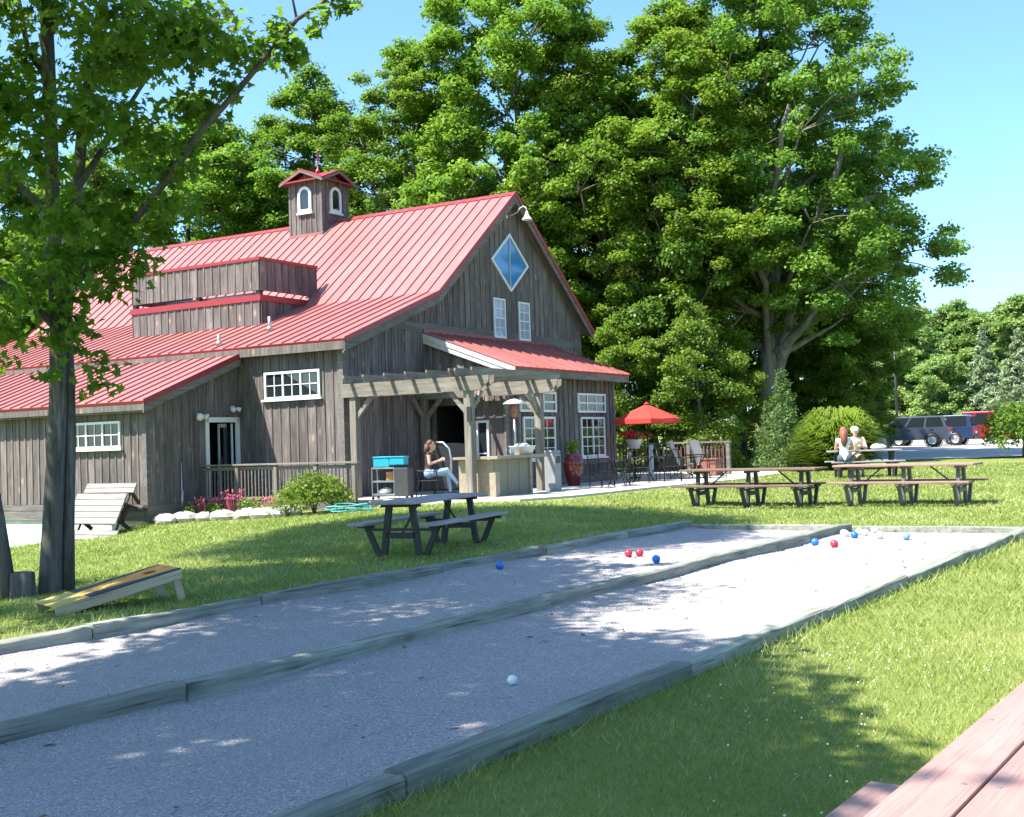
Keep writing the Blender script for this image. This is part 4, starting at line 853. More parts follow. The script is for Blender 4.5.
V_[:, 2] = np.stack([x + dx + sx * .25, y + dy + sy * .25, z + h], 1); V_[:, 3] = np.stack([x + dx - sx * .25, y + dy - sy * .25, z + h], 1)
tint = np.clip(nr.normal(.38, .17, n) + .26 * (patch - .5) + .16 * np.sin(x * 2.3 + 2 * np.sin(y * 1.1)) * np.sin(y * 1.9 + x) + np.where(nr.random(n) < .05, .45, 0), 0, 1)
gr = link('lawn_grass', np_mesh('lawn_grass', V_.reshape(-1, 3), np.arange(n * 4).reshape(n, 4), M['blade'], tint)); gr['kind'] = 'stuff'; gr['label'] = 'short mown grass blades covering the lawn'; gr['category'] = 'grass'
K = 620; kc = nr.integers(0, 40, K); y = (3 + 9 * nr.random(40))[kc] + nr.normal(0, .3, K); x = (-1.5 + 5.5 * nr.random(40))[kc] + nr.normal(0, .3, K); o_ = x * cc + y * ss; m_ = o_ > -3.35; x, y = x[m_], y[m_]; z = tz(x, y); n_ = len(x)
oc = np.array([(1, 0, 0), (0, 1, 0), (-1, 0, 0), (0, -1, 0), (0, 0, 1), (0, 0, -1)]) * .006; ocf = np.array([(0, 1, 4), (1, 2, 4), (2, 3, 4), (3, 0, 4), (1, 0, 5), (2, 1, 5), (3, 2, 5), (0, 3, 5)])
V_ = oc[None] * nr.uniform(.5, 1.3, (n_, 1, 1)) + np.stack([x, y, z + nr.uniform(.03, .055, n_)], 1)[:, None]
cf = link('clover_flowers', np_mesh('clover_flowers', V_.reshape(-1, 3), (ocf[None] + (np.arange(n_) * 6)[:, None, None]).reshape(-1, 3), M['clover'])); cf['kind'] = 'stuff'; cf['label'] = 'tiny white clover flowers scattered in the near lawn'; cf['category'] = 'flowers'
# ---------------------------------------------------------------- pergola
pg = thing('pergola', 'weathered timber pergola standing over the bar in front of the barn', 'pergola', BM)
for x, y in ((0, -3.76), (0, -.36), (3.3, -3.78), (3.3, -.18)):
    mb = MB(); mb.box(x - .095, x + .095, y - .095, y + .095, FL - .03, 3.26); mb.build('post', M['pergola_z'], pg, bevel=.008)
for x in (0, 3.3):
    for s_ in (-.12, .12):
        mb = MB(); e = -4.42; mb.prism([(x + s_ - .022, .0 if s_ > 0 or x else -.06, 2.93), (x + s_ - .022, e + .28, 2.93), (x + s_ - .022, e + .02, 3.12), (x + s_ - .022, e, 3.27), (x + s_ - .022, .0 if s_ > 0 or x else -.06, 3.27)], (.044, 0, 0)); mb.build('beam', M['pergola'], pg)
for y in (-.36, -.96, -1.6, -2.23, -2.85, -3.49, -3.66, -4.12):
    mb = MB(); y0 = y - .022; mb.prism([(-.42, y0, 3.39), (-.36, y0, 3.272), (3.72, y0, 3.272), (3.85, y0, 3.39), (3.85, y0, 3.46), (-.42, y0, 3.46)], (0, .044, 0)); mb.build('rafter', M['pergola_x'], pg)
for x, y in ((0, -3.76), (3.3, -3.78), (3.3, -.18), (0, -.36)):
    for d in ((0, .55 if y < -2 else -.55), (.55 if x < 1 else -.55, 0)):
        mb = MB(); mb.bar((x + d[0] * .12, y + d[1] * .12, 2.42), (x + d[0], y + d[1], 2.95), .08, .10); mb.build('brace', M['pergola'], pg)
# string of small bulbs is not visible; a bracket lamp on the front post
mb = MB(); mb.box(-.15, -.095, -3.9, -3.78, 2.2, 2.55); mb.build('post_speaker', M['black'], pg)
# ---------------------------------------------------------------- deck with railing
dk = thing('deck_railing', 'grey wooden deck railing running from wing door to pergola', 'railing', BM)
RT = -1.4
mb = MB()
mb.box(RT - .06, -.06, -1.45, 3.54, .18, .40); mb.build('deck', M['trimwood_y'], dk)
for y in (2.3, 1.03, -.24, -1.4): mb = MB(); mb.box(RT - .05, RT + .05, y - .05, y + .05, .1, 1.30); mb.build('post', M['pergola_z'], dk, bevel=.006)
mb = MB(); mb.box(RT - .08, RT + .08, -1.55, 3.54, 1.31, 1.355); mb.build('top_rail', M['pergola'], dk, bevel=.005)
mb = MB(); mb.box(RT - .02, RT + .02, -1.4, 3.52, 1.20, 1.28); mb.build('upper_rail', M['pergola'], dk)
mb = MB(); mb.box(RT - .02, RT + .02, -1.4, 3.52, .46, .53); mb.build('lower_rail', M['pergola'], dk)
mbb = MB(); mbb.box(-.016, .016, -.016, .016, .53, 1.20); bm_ = mbb.mesh('baluster', M['trimwood'])
k = -1.28
while k < 3.5:
    if min(abs(k - q_) for q_ in (2.3, 1.03, -.24, -1.4)) > .07: link('baluster', bm_, dk, 0, Matrix.Translation((RT, k, 0)))
    k += .115
# red items seen through the railing
p = bw(-.55, 2.9, .40); o = thing('folding_chair', 'dark red folding chair on the deck beside the open door', 'chair', TR(p, AB))
mb = MB(); mb.box(-.22, .22, -.2, .2, .42, .45); mb.build('seat', plain('dark_red_fabric', (.22, .02, .02), .8), o); mb = MB(); mb.box(-.22, .22, .18, .21, .5, .9); mb.build('backrest', plain('dark_red_canvas', (.22, .02, .02), .8), o)
for a in (-.2, .2):
    for b in (-.18, .18): mb = MB(); mb.tube([(a, b, 0), (a, -b * .4 if b < 0 else b, .43 if b < 0 else .9)], .012, 6); mb.build('leg', M['darkmetal'], o)

# ---------------------------------------------------------------- picnic tables
M['greyplastic'] = plain('grey_recycled_plastic', (.10, .095, .092), .5, 0, .4, .2)
def picnic(label, Mx, L=2.44, top='composite_brown', leg='darkplastic', frames=3, W_=.72, nplank=4, bench_off=.60, H=.76, group=None, fspan=.76, bench_sh=0.0, benches=(-1, 1), benchL=None):
    o = thing('picnic_table', label, 'picnic table', Mx, group); pw = W_ / nplank; BL = benchL or L
    mt = MB(); mt.box(-L / 2, L / 2, -pw / 2 + .004, pw / 2 - .004, -.038, 0); tm = mt.mesh('tabletop_plank', M[top])
    mt = MB(); mt.box(-BL / 2, BL / 2, -.125, -.004, -.038, 0); bm1 = mt.mesh('bench_plank', M[top])
    for i in range(nplank): link('tabletop_plank', tm, o, .006, Matrix.Translation((0, -W_ / 2 + pw * (i + .5), H)))
    for s_ in benches:
        for k in (0, 1): link('bench_plank', bm1, o, .006, Matrix.Translation((bench_sh, s_ * bench_off + k * .129, .46)))
    xs = [(-.5 + i / (frames - 1)) * L * fspan for i in range(frames)] if frames > 1 else [0]
    def legm(s_):
        m = MB(); m.bar((0, s_ * .27, 0), (0, s_ * .17, H - .04), .06, .085, (0, 1, 0)); return m.mesh('leg', [M[leg]])
    def benchleg(s_):
        m = MB(); m.bar((0, s_ * (bench_off - .20), -.01), (0, s_ * (bench_off + .0), .42), .055, .07, (0, 1, 0)); m.box(-.035, .035, s_ * bench_off - .12, s_ * bench_off + .12, .38, .422); return m.mesh('bench_leg', M[leg])
    lm_ = {s_: legm(s_) for s_ in (-1, 1)}; bl_ = {s_: benchleg(s_) for s_ in (-1, 1)}
    m = MB(); m.box(-.03, .03, -.22, .22, .24, .32); m.box(-.04, .04, -W_ / 2 + .06, W_ / 2 - .06, H - .085, H - .038); m.box(-.02, .02, -bench_off, bench_off, .34, .378); cm_ = m.mesh('crossbar', M[leg])
    for x in xs:
        for s_ in (-1, 1):
            link('leg', lm_[s_], o, 0, Matrix.Translation((x, 0, 0)))
            if s_ in benches: link('bench_leg', bl_[s_], o, 0, Matrix.Translation((x + .02, 0, 0)))
        link('crossbar', cm_, o, 0, Matrix.Translation((x, 0, 0)))
    for x in (xs[0], xs[-1]):
        sg = 1 if x < 0 else -1; m = MB(); m.tube([(x, 0, .28), (x + sg * .55, 0, H - .05)], .016, 6); m.build('brace', M[leg], o)
    return o
def place(p, ang, dz=0.0): return TR((p[0], p[1], gz(p) + dz), ang)
na = math.atan2(-.563, .826)
picnic('dark grey picnic table on the shaded lawn left of the court', place((-1.2, 17.3), math.atan2(math.cos(R(22)), math.sin(R(22)))), 2.5, 'composite_grey', 'darkplastic', 2, .70, 4, .55, .75)
pA = cw(-9.74, 22.75); picnic('brown picnic table at the far end of the court, left one', place((pA.x, pA.y), na), 2.9, 'composite_brown', 'darkplastic', 3, .74, 4, .62, .77, 'pair of tables at the court end')
pB = cw(-6.75, 23.05); picnic('reddish brown picnic table at the far end of the court, right one', place((pB.x, pB.y), na), 2.62, 'composite_rust', 'greyplastic', 3, .74, 4, .62, .77, 'pair of tables at the court end')
pC = (9.55, 32.9); picnic('small grey picnic table where the couple sits', place(pC, R(-6)), 1.9, 'composite_grey', 'darkplastic', 2, .72, 4, .60, .75)
# foreground table: long planks run along the court direction
d = Vector((math.sin(-AC), math.cos(-AC), 0)); pf = cw(-.95 + .545, 3.15)
picnic('rose composite picnic table in the right foreground, only a corner showing', TR((pf.x, pf.y, gz(pf)), math.atan2(d.y, d.x)), 3.6, 'composite_rose', 'darkplastic', 3, 1.09, 6, .83, .76 - gz(pf), None, .40, -.87, (-1, 1), 3.6 - .0)
fg = [o_ for o_ in bpy.data.objects if o_.name.startswith('picnic_table')][-1]
sm_ = MB(); sm_.lathe([(.007, 0), (.007, .0015), (.004, .002)], (0, 0, 0), 10); sm_ = sm_.mesh('screw', M['galv'])
for i in range(6):
    for k in (-1, 1):
        for x_ in (-.72, 0, .72): link('screw', sm_, fg, 0, Matrix.Translation((x_ + k * .004, -1.09 / 2 + 1.09 / 6 * (i + .5) + k * .05, .76 - gz(pf) + .0005)))
# tipped table against the wing
Mt = BM @ Matrix.Translation((-3.55, 4.35, .12)) @ Matrix.Rotation(R(90), 4, 'Z') @ Matrix.Rotation(R(-62), 4, 'X')
tt = picnic('pale grey picnic table tipped on its side against the barn wing', Mt, 1.75, 'composite_tan', 'darkplastic', 2, .80, 5, .62, .62)

# ---------------------------------------------------------------- cornhole board
t = NT('painted_board'); co = t.coord((1, 1, 1), False); sp_ = t.n('ShaderNodeSeparateXYZ'); t.l(co, sp_.inputs[0])
m1 = t.n('ShaderNodeMath', operation='ABSOLUTE'); t.l(sp_.outputs[1], m1.inputs[0])
mm = t.n('ShaderNodeMath', operation='MULTIPLY_ADD', i_1=.16, i_2=.05); t.l(sp_.outputs[0], mm.inputs[0])
ls = t.n('ShaderNodeMath', operation='LESS_THAN'); t.l(m1.outputs[0], ls.inputs[0]); t.l(mm.outputs[0], ls.inputs[1])
e1 = t.n('ShaderNodeMath', operation='LESS_THAN', i_1=.34); t.l(sp_.outputs[0], e1.inputs[0]); 
c = t.mix(ls.outputs[0], (.03, .025, .05), t.ramp(t.noise(co, 5, 2), (.4, (.74, .27, .03)), (.6, (.78, .42, .07)))); c = t.mix(e1.outputs[0], c, (.52, .38, .09)); t.base(c).set(.6); M['board_paint'] = t.m
cb = Vector((-4.62, 11.86, 0)); ce_ = Vector((-3.58, 12.76, 0)); cd = ce_ - cb; ca2 = math.atan2(cd.y, cd.x); zc = gz((-4.2, 12.5))
o = thing('cornhole_board', 'orange and dark painted cornhole board lying sloped on the grass', 'game board', TR((cb.x, cb.y, gz(cb) + .01), ca2 - .05)); Ln = 1.32; tilt = Matrix.Rotation(-math.asin(.27 / Ln), 4, 'Y')
mb = MB(); hole = [(1.08 + .076 * math.cos(R(k * 30)), .076 * math.sin(R(k * 30))) for k in range(12)]
sq = []
for k in range(12):
    a = R(k * 30); ux, uy = math.cos(a), math.sin(a); s_ = min(.22 / max(abs(ux), 1e-6), .305 / max(abs(uy), 1e-6)); sq.append((1.08 + ux * s_, uy * s_))
for k in range(12): k2 = (k + 1) % 12; mb.prism([(*hole[k], .075), (*sq[k], .075), (*sq[k2], .075), (*hole[k2], .075)], (0, 0, .012))
for kk in ((1, 2), (4, 5), (7, 8), (10, 11)): pass
for sgx, sgy in ((1, 1), (-1, 1), (-1, -1), (1, -1)):
    a0 = [q_ for q_ in sq if (q_[0] - 1.08) * sgx > 0 and q_[1] * sgy > 0]; a0.sort(key=lambda q_: abs(q_[1])); mb.prism([(a0[0][0], a0[0][1], .075), (1.08 + sgx * .22, sgy * .305, .075), (a0[-1][0], a0[-1][1], .075)], (0, 0, .012))
mb.box(0, .86, -.305, .305, .075, .087); mb.build('deck', M['board_paint'], o, M=tilt)
lw = wood('raw_pine', (.42, .32, .2), (.52, .41, .27), (.6, .49, .34), 'x', .7, None, .05)
for s_ in (-1, 1): mb = MB(); y0 = s_ * .305; mb.box(0, 1.30, min(y0, y0 - s_ * .02), max(y0, y0 - s_ * .02), -.02, .0745); mb.build('side_rail', lw, o, M=tilt)
mb = MB(); mb.box(1.28, 1.30, -.285, .285, -.02, .0745); mb.build('end_rail', lw, o, M=tilt)
for s_ in (-1, 1): mb = MB(); mb.bar((1.20, s_ * .265, .30), (1.29, s_ * .265, -.03), .025, .075); mb.build('leg', lw, o)

# ---------------------------------------------------------------- balls
def ball(name, label, o_, a_, r_, c, group=None):
    mb = MB(); mb.ball((0, 0, 0), r_, 20, 14); m = mb.build(name, c, None, True); p = cw(o_, a_); m.location = (p.x, p.y, CSL * a_ + .008 * math.sin(o_ * 1.7 + a_ * .6) * math.sin(a_ * .9) + r_ * .96); tag(m, label, 'ball', group)
BB = plain('blue_resin', (.03, .16, .55), .25); BR = plain('red_resin', (.5, .03, .06), .25); BWt = plain('white_resin', (.75, .75, .72), .3); BL_ = plain('light_blue_resin', (.2, .42, .66), .25)
ball('target_ball', 'small white target ball alone on the near shaded gravel', -4.6, 6.64, .034, BWt)
ball('bocce_ball', 'blue ball alone near the left timber by the grey table', -8.65, 12.29, .054, BB, 'bocce balls')
ball('bocce_ball', 'left of the two touching red balls in the left lane', -7.80, 14.05, .054, BR, 'bocce balls'); ball('bocce_ball', 'right of the two touching red balls in the left lane', -7.69, 14.15, .054, BR, 'bocce balls')
ball('target_ball', 'tiny white target ball in front of the red pair', -7.70, 14.02, .03, BWt)
ball('bocce_ball', 'blue ball beside the centre timber in the left lane', -7.12, 13.53, .054, BB, 'bocce balls')
ball('bocce_ball', 'blue ball nearest the centre timber in the right lane', -6.0, 16.09, .054, BB, 'bocce balls'); ball('bocce_ball', 'single red ball in the right lane', -5.65, 15.87, .054, BR, 'bocce balls')
for i, (a, b) in enumerate(((-6.08, 17.5), (-5.93, 17.75), (-6.0, 17.35), (-5.8, 17.6))): ball('bocce_ball', 'white ball in the cluster at the far end of the right lane', a, b, .054, BWt, 'white ball cluster')
ball('bocce_ball', 'white ball behind the cluster, close to the end timber', -5.84, 18.2, .054, BWt, 'bocce balls'); ball('bocce_ball', 'blue ball tucked against the white ball cluster', -5.82, 17.2, .054, BB, 'bocce balls')
ball('bocce_ball', 'white ball lying apart right of the cluster', -5.46, 17.23, .054, BWt, 'bocce balls'); ball('bocce_ball', 'light blue ball furthest right on the sunny gravel', -5.06, 17.14, .054, BL_, 'bocce balls')

# ---------------------------------------------------------------- bar counter and things under the pergola
olive = plain('olive_panel', (.20, .185, .13), .7, 0, .3, .08); tan = wood('tan_counter_wood', (.24, .195, .14), (.31, .26, .19), (.38, .33, .25), 'x', .7, None, .05)
o = thing('bar_counter', 'olive panelled bar counter between the pergola front posts', 'counter', BM)
mb = MB(); mb.box(.25, 1.85, -4.28, -4.22, FL, 1.29); mb.build('front_panel', olive, o)
mb = MB(); mb.box(.25, .31, -4.22, -3.25, FL, 1.29); mb.build('end_panel', tan, o)
mb = MB(); mb.box(.08, 2.45, -4.45, -3.95, 1.30, 1.37); mb.build('counter_top', tan, o, bevel=.006)
mb = MB(); mb.box(.08, .45, -3.95, -3.2, 1.305, 1.365); mb.build('counter_top', tan, o)
mb = MB(); mb.box(.02, .2, -4.42, -4.25, FL, .98); mb.build('corner_post', tan, o)
mb = MB(); mb.box(1.8, 1.9, -4.33, -4.2, FL, 1.29); mb.build('corner_post', tan, o)
for x in (.8, 1.35): mb = MB(); mb.box(x - .012, x + .012, -4.29, -4.275, FL + .05, 1.27); mb.build('panel_joint', olive, o)
p = bw(1.75, -4.15, 1.372); o = thing('white_tub', 'white plastic tub heaped on the bar counter', 'tub', TR(p, AB)); mb = MB(); mb.lathe([(.24, 0), (.33, .2), (.345, .2), (.345, .215), (.31, .2), (.0, .19)], (0, 0, 0), 16); mb.build('tub_body', M['white'], o, True)
mb = MB(); mb.ball((0, 0, .2), (.26, .2, .09), 12, 6); mb.build('tub_contents', M['white'], o, True)
p = bw(1.18, -4.2, 1.372); o = thing('white_cup', 'small white cup on the bar counter left of the tub', 'cup', TR(p)); mb = MB(); mb.lathe([(.05, 0), (.065, .16), (.06, .16), (.045, .02)], (0, 0, 0), 12); mb.build('cup_body', M['white'], o, True)
# patio heater
p = bw(2.6, -3.45, FL); o = thing('patio_heater', 'mushroom patio heater with silver reflector behind the counter', 'patio heater', TR(p))
mb = MB(); mb.lathe([(.22, 0), (.22, .06), (.19, .08), (.19, .72), (.05, .76)], (0, 0, 0), 16); mb.build('base', M['darkmetal'], o, True)
mb = MB(); mb.tube([(0, 0, .7), (0, 0, 1.95)], .035, 10); mb.build('pole', M['galv'], o, True)
mb = MB(); mb.lathe([(.07, 1.9), (.11, 1.96), (.12, 2.18), (.06, 2.24)], (0, 0, 0), 14); mb.build('burner', plain('copper_mesh', (.3, .13, .1), .5, .6), o, True)
mb = MB(); mb.lathe([(.29, 2.24), (.28, 2.26), (.17, 2.33), (.05, 2.37), (.0, 2.375)], (0, 0, 0), 20); mb.build('reflector', plain('pale_aluminium', (.72, .72, .73), .35, .3), o, True)
# trash receptacle
p = bw(3.0, -4.3, FL); o = thing('trash_bin', 'tall grey trash receptacle with dark opening by the pergola post', 'trash bin', TR(p, AB)); gy = plain('grey_bin', (.22, .23, .23), .6)
mb = MB(); mb.box(-.16, .16, -.16, .16, .0, .95); mb.build('bin_body', gy, o, bevel=.02); mb = MB(); mb.prism([(-.16, -.16, .952), (.16, -.16, .952), (.16, .16, .952), (-.16, .16, .952)], (0, 0, .08)); mb.build('bin_lid', gy, o, bevel=.03)
mb = MB(); mb.box(-.11, .11, -.166, -.1595, .70, .88); mb.build('bin_opening', M['black'], o)
# grill with raised hood
p = bw(2.15, -1.75, FL); o = thing('barbecue_grill', 'black barbecue grill with silver edged hood under the pergola', 'grill', TR(p, AB)); mb = MB(); mb.box(-.45, .45, -.3, .3, .12, .85); mb.build('cabinet', M['black'], o, bevel=.01)
mb = MB(); mb.prism([(-.45, -.3, .86), (-.45, -.34, 1.05), (-.45, -.1, 1.28), (-.45, .2, 1.30), (-.45, .3, .86)], (.9, 0, 0)); mb.build('hood', M['black'], o)
mb = MB(); mb.tube([(-.46, -.31, .45), (-.46, -.33, .9), (-.46, -.28, 1.15), (-.46, -.1, 1.31), (-.46, .22, 1.33)], .028, 8); mb.build('hood_trim', M['galv'], o, True)
for a in (-.4, .4):
    for b in (-.25, .25): mb = MB(); mb.tube([(a, b, 0), (a, b, .13)], .03, 8); mb.build('leg', M['black'], o)
# utility cart with turquoise tub
p = bw(-.55, -1.75, FL); o = thing('utility_cart', 'dark rolling utility cart with shelves under the pergola', 'cart', TR(p, R(-12), .78)); 
mb = MB(); mb.box(.28, .72, -.3, .3, .08, .95); mb.build('cabinet', plain('charcoal_panel', (.05, .05, .052), .6), o, bevel=.02)
for z in (.12, .52, .93): mb = MB(); mb.box(-.45, .28, -.28, .28, z, z + .045); mb.build('shelf', M['galv'], o)
for a in (-.44, .26):
    for b in (-.26, .26): mb = MB(); mb.tube([(a, b, .04), (a, b, .95)], .016, 6); mb.build('upright', M['galv'], o)
for a in (-.42, .66):
    for b in (-.25, .25): mb = MB(); mb.lathe([(.045, -.02), (.045, .02)], (a, b, .045), 10, 0, Matrix.Rotation(R(90), 4, 'X')); mb.build('caster', M['black'], o)
p2 = p + Vector((.0, 0, .985 * .78)); o2 = thing('turquoise_tub', 'turquoise plastic tub on top of the utility cart', 'tub', TR(p2, R(-12), .74)); mb = MB(); mb.box(-.42, .12, -.25, .25, 0, .34); mb.build('tub_body', M['teal'], o2, bevel=.03)
mb = MB(); mb.box(.12, .62, -.25, .25, .05, .33); mb.build('tub_body', M['teal'], o2, bevel=.03); mb = MB(); mb.box(-.44, .64, -.27, .27, .30, .335); mb.build('rim', M['teal'], o2, bevel=.01)
o3 = thing('white_rag', 'crumpled white cloth on the lower shelf of the cart', 'cloth', TR(p + Vector((-.07, -.02, .13)), 0, .78)); mb = MB(); mb.ball((0, 0, .08), (.22, .18, .1), 14, 8); g = np.random.default_rng(3); mb.v = [tuple(np.array(q_) * (1 + g.normal() * .06)) for q_ in mb.v]; mb.build('cloth', M['white'], o3, True)
o4 = thing('orange_box', 'small orange box on the middle shelf of the cart', 'box', TR(p + Vector((.04, -.04, .442)), 0, .78)); mb = MB(); mb.box(-.1, .12, -.12, .1, 0, .26); mb.build('box_body', plain('orange_card', (.5, .22, .08), .7), o4, bevel=.01); mb = MB(); mb.box(-.104, .124, -.124, .104, .2, .263); mb.build('box_lid', plain('tan_card', (.5, .36, .22), .7), o4)

# ---------------------------------------------------------------- patio furniture
def metal_chair(label, x, y, rz, group='dark metal patio chairs'):
    p = bw(x, y, FL); o = thing('patio_chair', label, 'chair', TR(p, rz), group)
    mb = MB(); mb.box(-.23, .23, -.22, .22, .42, .445); mb.build('seat', M['darkmetal'], o, bevel=.01)
    for s_ in (-1, 1):
        mb = MB(); mb.tube([(s_ * .23, .22, 0), (s_ * .23, .22, .45), (s_ * .22, .30, .9)], .014, 6); mb.build('leg', M['darkmetal'], o, True)
        mb = MB(); mb.tube([(s_ * .25, -.24, 0), (s_ * .24, -.2, .42), (s_ * .26, -.2, .62), (s_ * .25, .0, .66), (s_ * .23, .25, .66)], .014, 6); mb.build('leg', M['darkmetal'], o, True)
        mb = MB(); mb.tube([(s_ * .23, -.22, .04), (s_ * .1, 0, .22), (s_ * .23, .22, .4)], .009, 5); mb.build('brace', M['darkmetal'], o, True)
    mb = MB(); mb.tube([(-.22, .3, .9), (0, .31, .93), (.22, .3, .9)], .014, 6)
    for k in range(7): x_ = -.17 + k * .057; mb.tube([(x_, .225, .45), (x_, .3, .9)], .006, 4)
    mb.build('backrest', M['darkmetal'], o, True)
def cafe_table(label, x, y, r_=.42):
    p = bw(x, y, FL); o = thing('patio_table', label, 'table', TR(p), 'dark metal patio tables'); mb = MB(); mb.lathe([(r_, .70), (r_, .725), (0, .727)], (0, 0, 0), 20); mb.build('table_top', M['darkmetal'], o)
    for k in range(4): a = k * math.pi / 2 + .4; mb = MB(); mb.tube([(.34 * math.cos(a), .34 * math.sin(a), 0), (.1 * math.cos(a), .1 * math.sin(a), .4), (.28 * math.cos(a), .28 * math.sin(a), .71)], .015, 6); mb.build('leg', M['darkmetal'], o, True)
metal_chair('dark metal patio chair in front of the red vase', 4.55, -4.9, 2.2); metal_chair('dark metal patio chair under the right porch window', 6.4, -4.55, 4.4)
cafe_table('round dark cafe table beside the red vase', 5.5, -4.95); cafe_table('round dark metal table under the red umbrella', 8.5, -4.3, .55)
metal_chair('dark metal patio chair left of the umbrella table', 7.45, -4.7, 4.6); metal_chair('dark metal patio chair in front of the umbrella table', 8.2, -5.35, 3.0); metal_chair('dark metal patio chair right of the umbrella table', 9.6, -4.5, 1.7)
cafe_table('round dark metal table right of the umbrella', 10.7, -5.1); metal_chair('dark metal patio chair nearest the lawn right of the umbrella', 10.2, -5.9, 2.8)
def sling(label, x, y, rz):
    p = bw(x, y, FL); o = thing('sling_chair', label, 'chair', TR(p, rz), 'tan sling chairs'); fab = plain('tan_sling', (.42, .37, .32), .8)
    mb = MB(); mb.prism([(-.26, -.25, .40), (.26, -.25, .40), (.26, .2, .34), (-.26, .2, .34)], (0, 0, .02)); mb.build('seat', fab, o)
    mb = MB(); mb.prism([(-.26, .2, .34), (.26, .2, .34), (.26, .48, 1.15), (-.26, .48, 1.15)], (0, .02, 0)); mb.build('backrest', fab, o)
    for s_ in (-1, 1):
        mb = MB(); mb.tube([(s_ * .28, -.3, 0), (s_ * .28, .2, .36), (s_ * .28, .5, 1.18)], .014, 6); mb.tube([(s_ * .28, .42, 0), (s_ * .28, -.1, .4), (s_ * .28, -.3, .6), (s_ * .28, .3, .62)], .014, 6); mb.build('leg', M['darkmetal'], o, True)
sling('tall tan sling chair by the patio fence', 12.2, -4.1, 1.2); sling('lower tan sling chair right of the tall one', 13.2, -4.4, .8)
p = bw(12.75, -4.75, FL); o = thing('fire_table', 'reddish brown low patio box beside the tan chairs', 'table', TR(p, AB)); mb = MB(); mb.box(-.3, .3, -.25, .25, .02, .52); mb.build('box_body', plain('rust_brown', (.25, .09, .06), .7), o, bevel=.01); mb = MB(); mb.box(-.33, .33, -.28, .28, .52, .56); mb.build('box_top', plain('rust_top', (.28, .12, .09), .6), o)
# umbrella
p = bw(9.75, -3.9, FL - .27); o = thing('patio_umbrella', 'open red patio umbrella standing right of the barn', 'umbrella', TR(p)); t = NT('red_canvas'); t.base((.55, .07, .055)).set(.8, 0, .2); tr = t.n('ShaderNodeBsdfTranslucent'); tr.inputs[0].default_value = (.7, .06, .04, 1); mx = t.n('ShaderNodeMixShader'); mx.inputs[0].default_value = .3; t.l(t.b.outputs[0], mx.inputs[1]); t.l(tr.outputs[0], mx.inputs[2]); t.l(mx.outputs[0], t.out.inputs[0])
mb = MB(); mb.tube([(0, 0, 0), (0, 0, 2.6)], .022, 8); mb.build('pole', M['darkmetal'], o, True); mb = MB(); mb.lathe([(.28, 0), (.26, .07), (.06, .1)], (0, 0, 0), 14); mb.build('base', M['darkmetal'], o, True)
rim = [(1.0 * math.cos(k * math.pi / 4), 1.0 * math.sin(k * math.pi / 4)) for k in range(8)]
for k in range(8):
    a, b = rim[k], rim[(k + 1) % 8]; mb = MB(); mid = ((a[0] + b[0]) * .5 * .985, (a[1] + b[1]) * .5 * .985)
    mb.add([(0, 0, 2.58), (a[0] * .5, a[1] * .5, 2.36), (b[0] * .5, b[1] * .5, 2.36), (a[0], a[1], 2.12), (mid[0], mid[1], 2.105), (b[0], b[1], 2.12), (a[0] * 1.01, a[1] * 1.01, 1.98), (mid[0] * 1.01, mid[1] * 1.01, 1.975), (b[0] * 1.01, b[1] * 1.01, 1.98)], [(0, 1, 2), (1, 3, 4), (1, 4, 2), (2, 4, 5), (3, 6, 7, 4), (4, 7, 8, 5)]); mb.build('canopy_panel', t.m, o)
    mb = MB(); mb.tube([(0, 0, 2.5), (a[0], a[1], 2.1)], .008, 4); mb.build('rib', M['darkmetal'], o)
mb = MB(); mb.lathe([(.10, 2.56), (.07, 2.60), (.015, 2.63), (0, 2.66)], (0, 0, 0), 10); mb.build('finial', t.m, o, True)
# red flower planter on the fence
p = bw(10.9, -2.9, FL); o = thing('flower_planter', 'white pot of red flowers raised on a stand under the umbrella', 'planter', TR(p)); mb = MB(); mb.lathe([(.16, .95), (.27, 1.22), (.28, 1.25), (.22, 1.22), (0, 1.2)], (0, 0, 0), 14); mb.build('pot', M['white'], o, True); mb = MB(); mb.lathe([(.2, 0), (.2, .04), (.03, .07), (.03, .95)], (0, 0, 0), 10); mb.build('stand', M['darkmetal'], o, True)
g = np.random.default_rng(81); cls = [(g.normal() * .16, g.normal() * .16, 1.3 + .12 * g.random(), .16, .12, 1) for _ in range(7)]; v_, f_, t_ = leaves(cls, 40, .08, RHOMB, g); link('foliage', np_mesh('foliage', v_, f_, M['leaf_far'], t_), o)
mb = MB()
for _ in range(60): mb.ball((g.normal() * .2, g.normal() * .2, 1.38 + g.normal() * .07), .04, 6, 4)
mb.build('blossoms', M['flower_red'], o)
# red vase
p = bw(6.0, -3.3, FL); o = thing('glazed_vase', 'tall glazed red vase planter against the porch wall', 'planter', TR(p, 0, .86)); t = NT('red_glaze'); t.base(t.ramp(t.noise(t.coord((1, 1, 1)), 2.5, 3), (.35, (.10, .010, .012)), (.7, (.22, .03, .02)))).set(.15, 0, .6)
mb = MB(); mb.lathe([(.20, 0), (.21, .05), (.30, .45), (.335, .7), (.32, .86), (.24, .96), (.23, 1.0), (.27, 1.03), (.22, 1.02), (.18, .95), (0, .93)], (0, 0, 0), 24); mb.build('vase_body', t.m, o, True)
cls = [(g.normal() * .12, g.normal() * .12, 1.15 + .2 * g.random(), .16, .16, 1) for _ in range(6)]; v_, f_, t_ = leaves(cls, 45, .09, RHOMB, g, .2); link('foliage', np_mesh('foliage', v_, f_, M['leaf_bright'], t_), o)
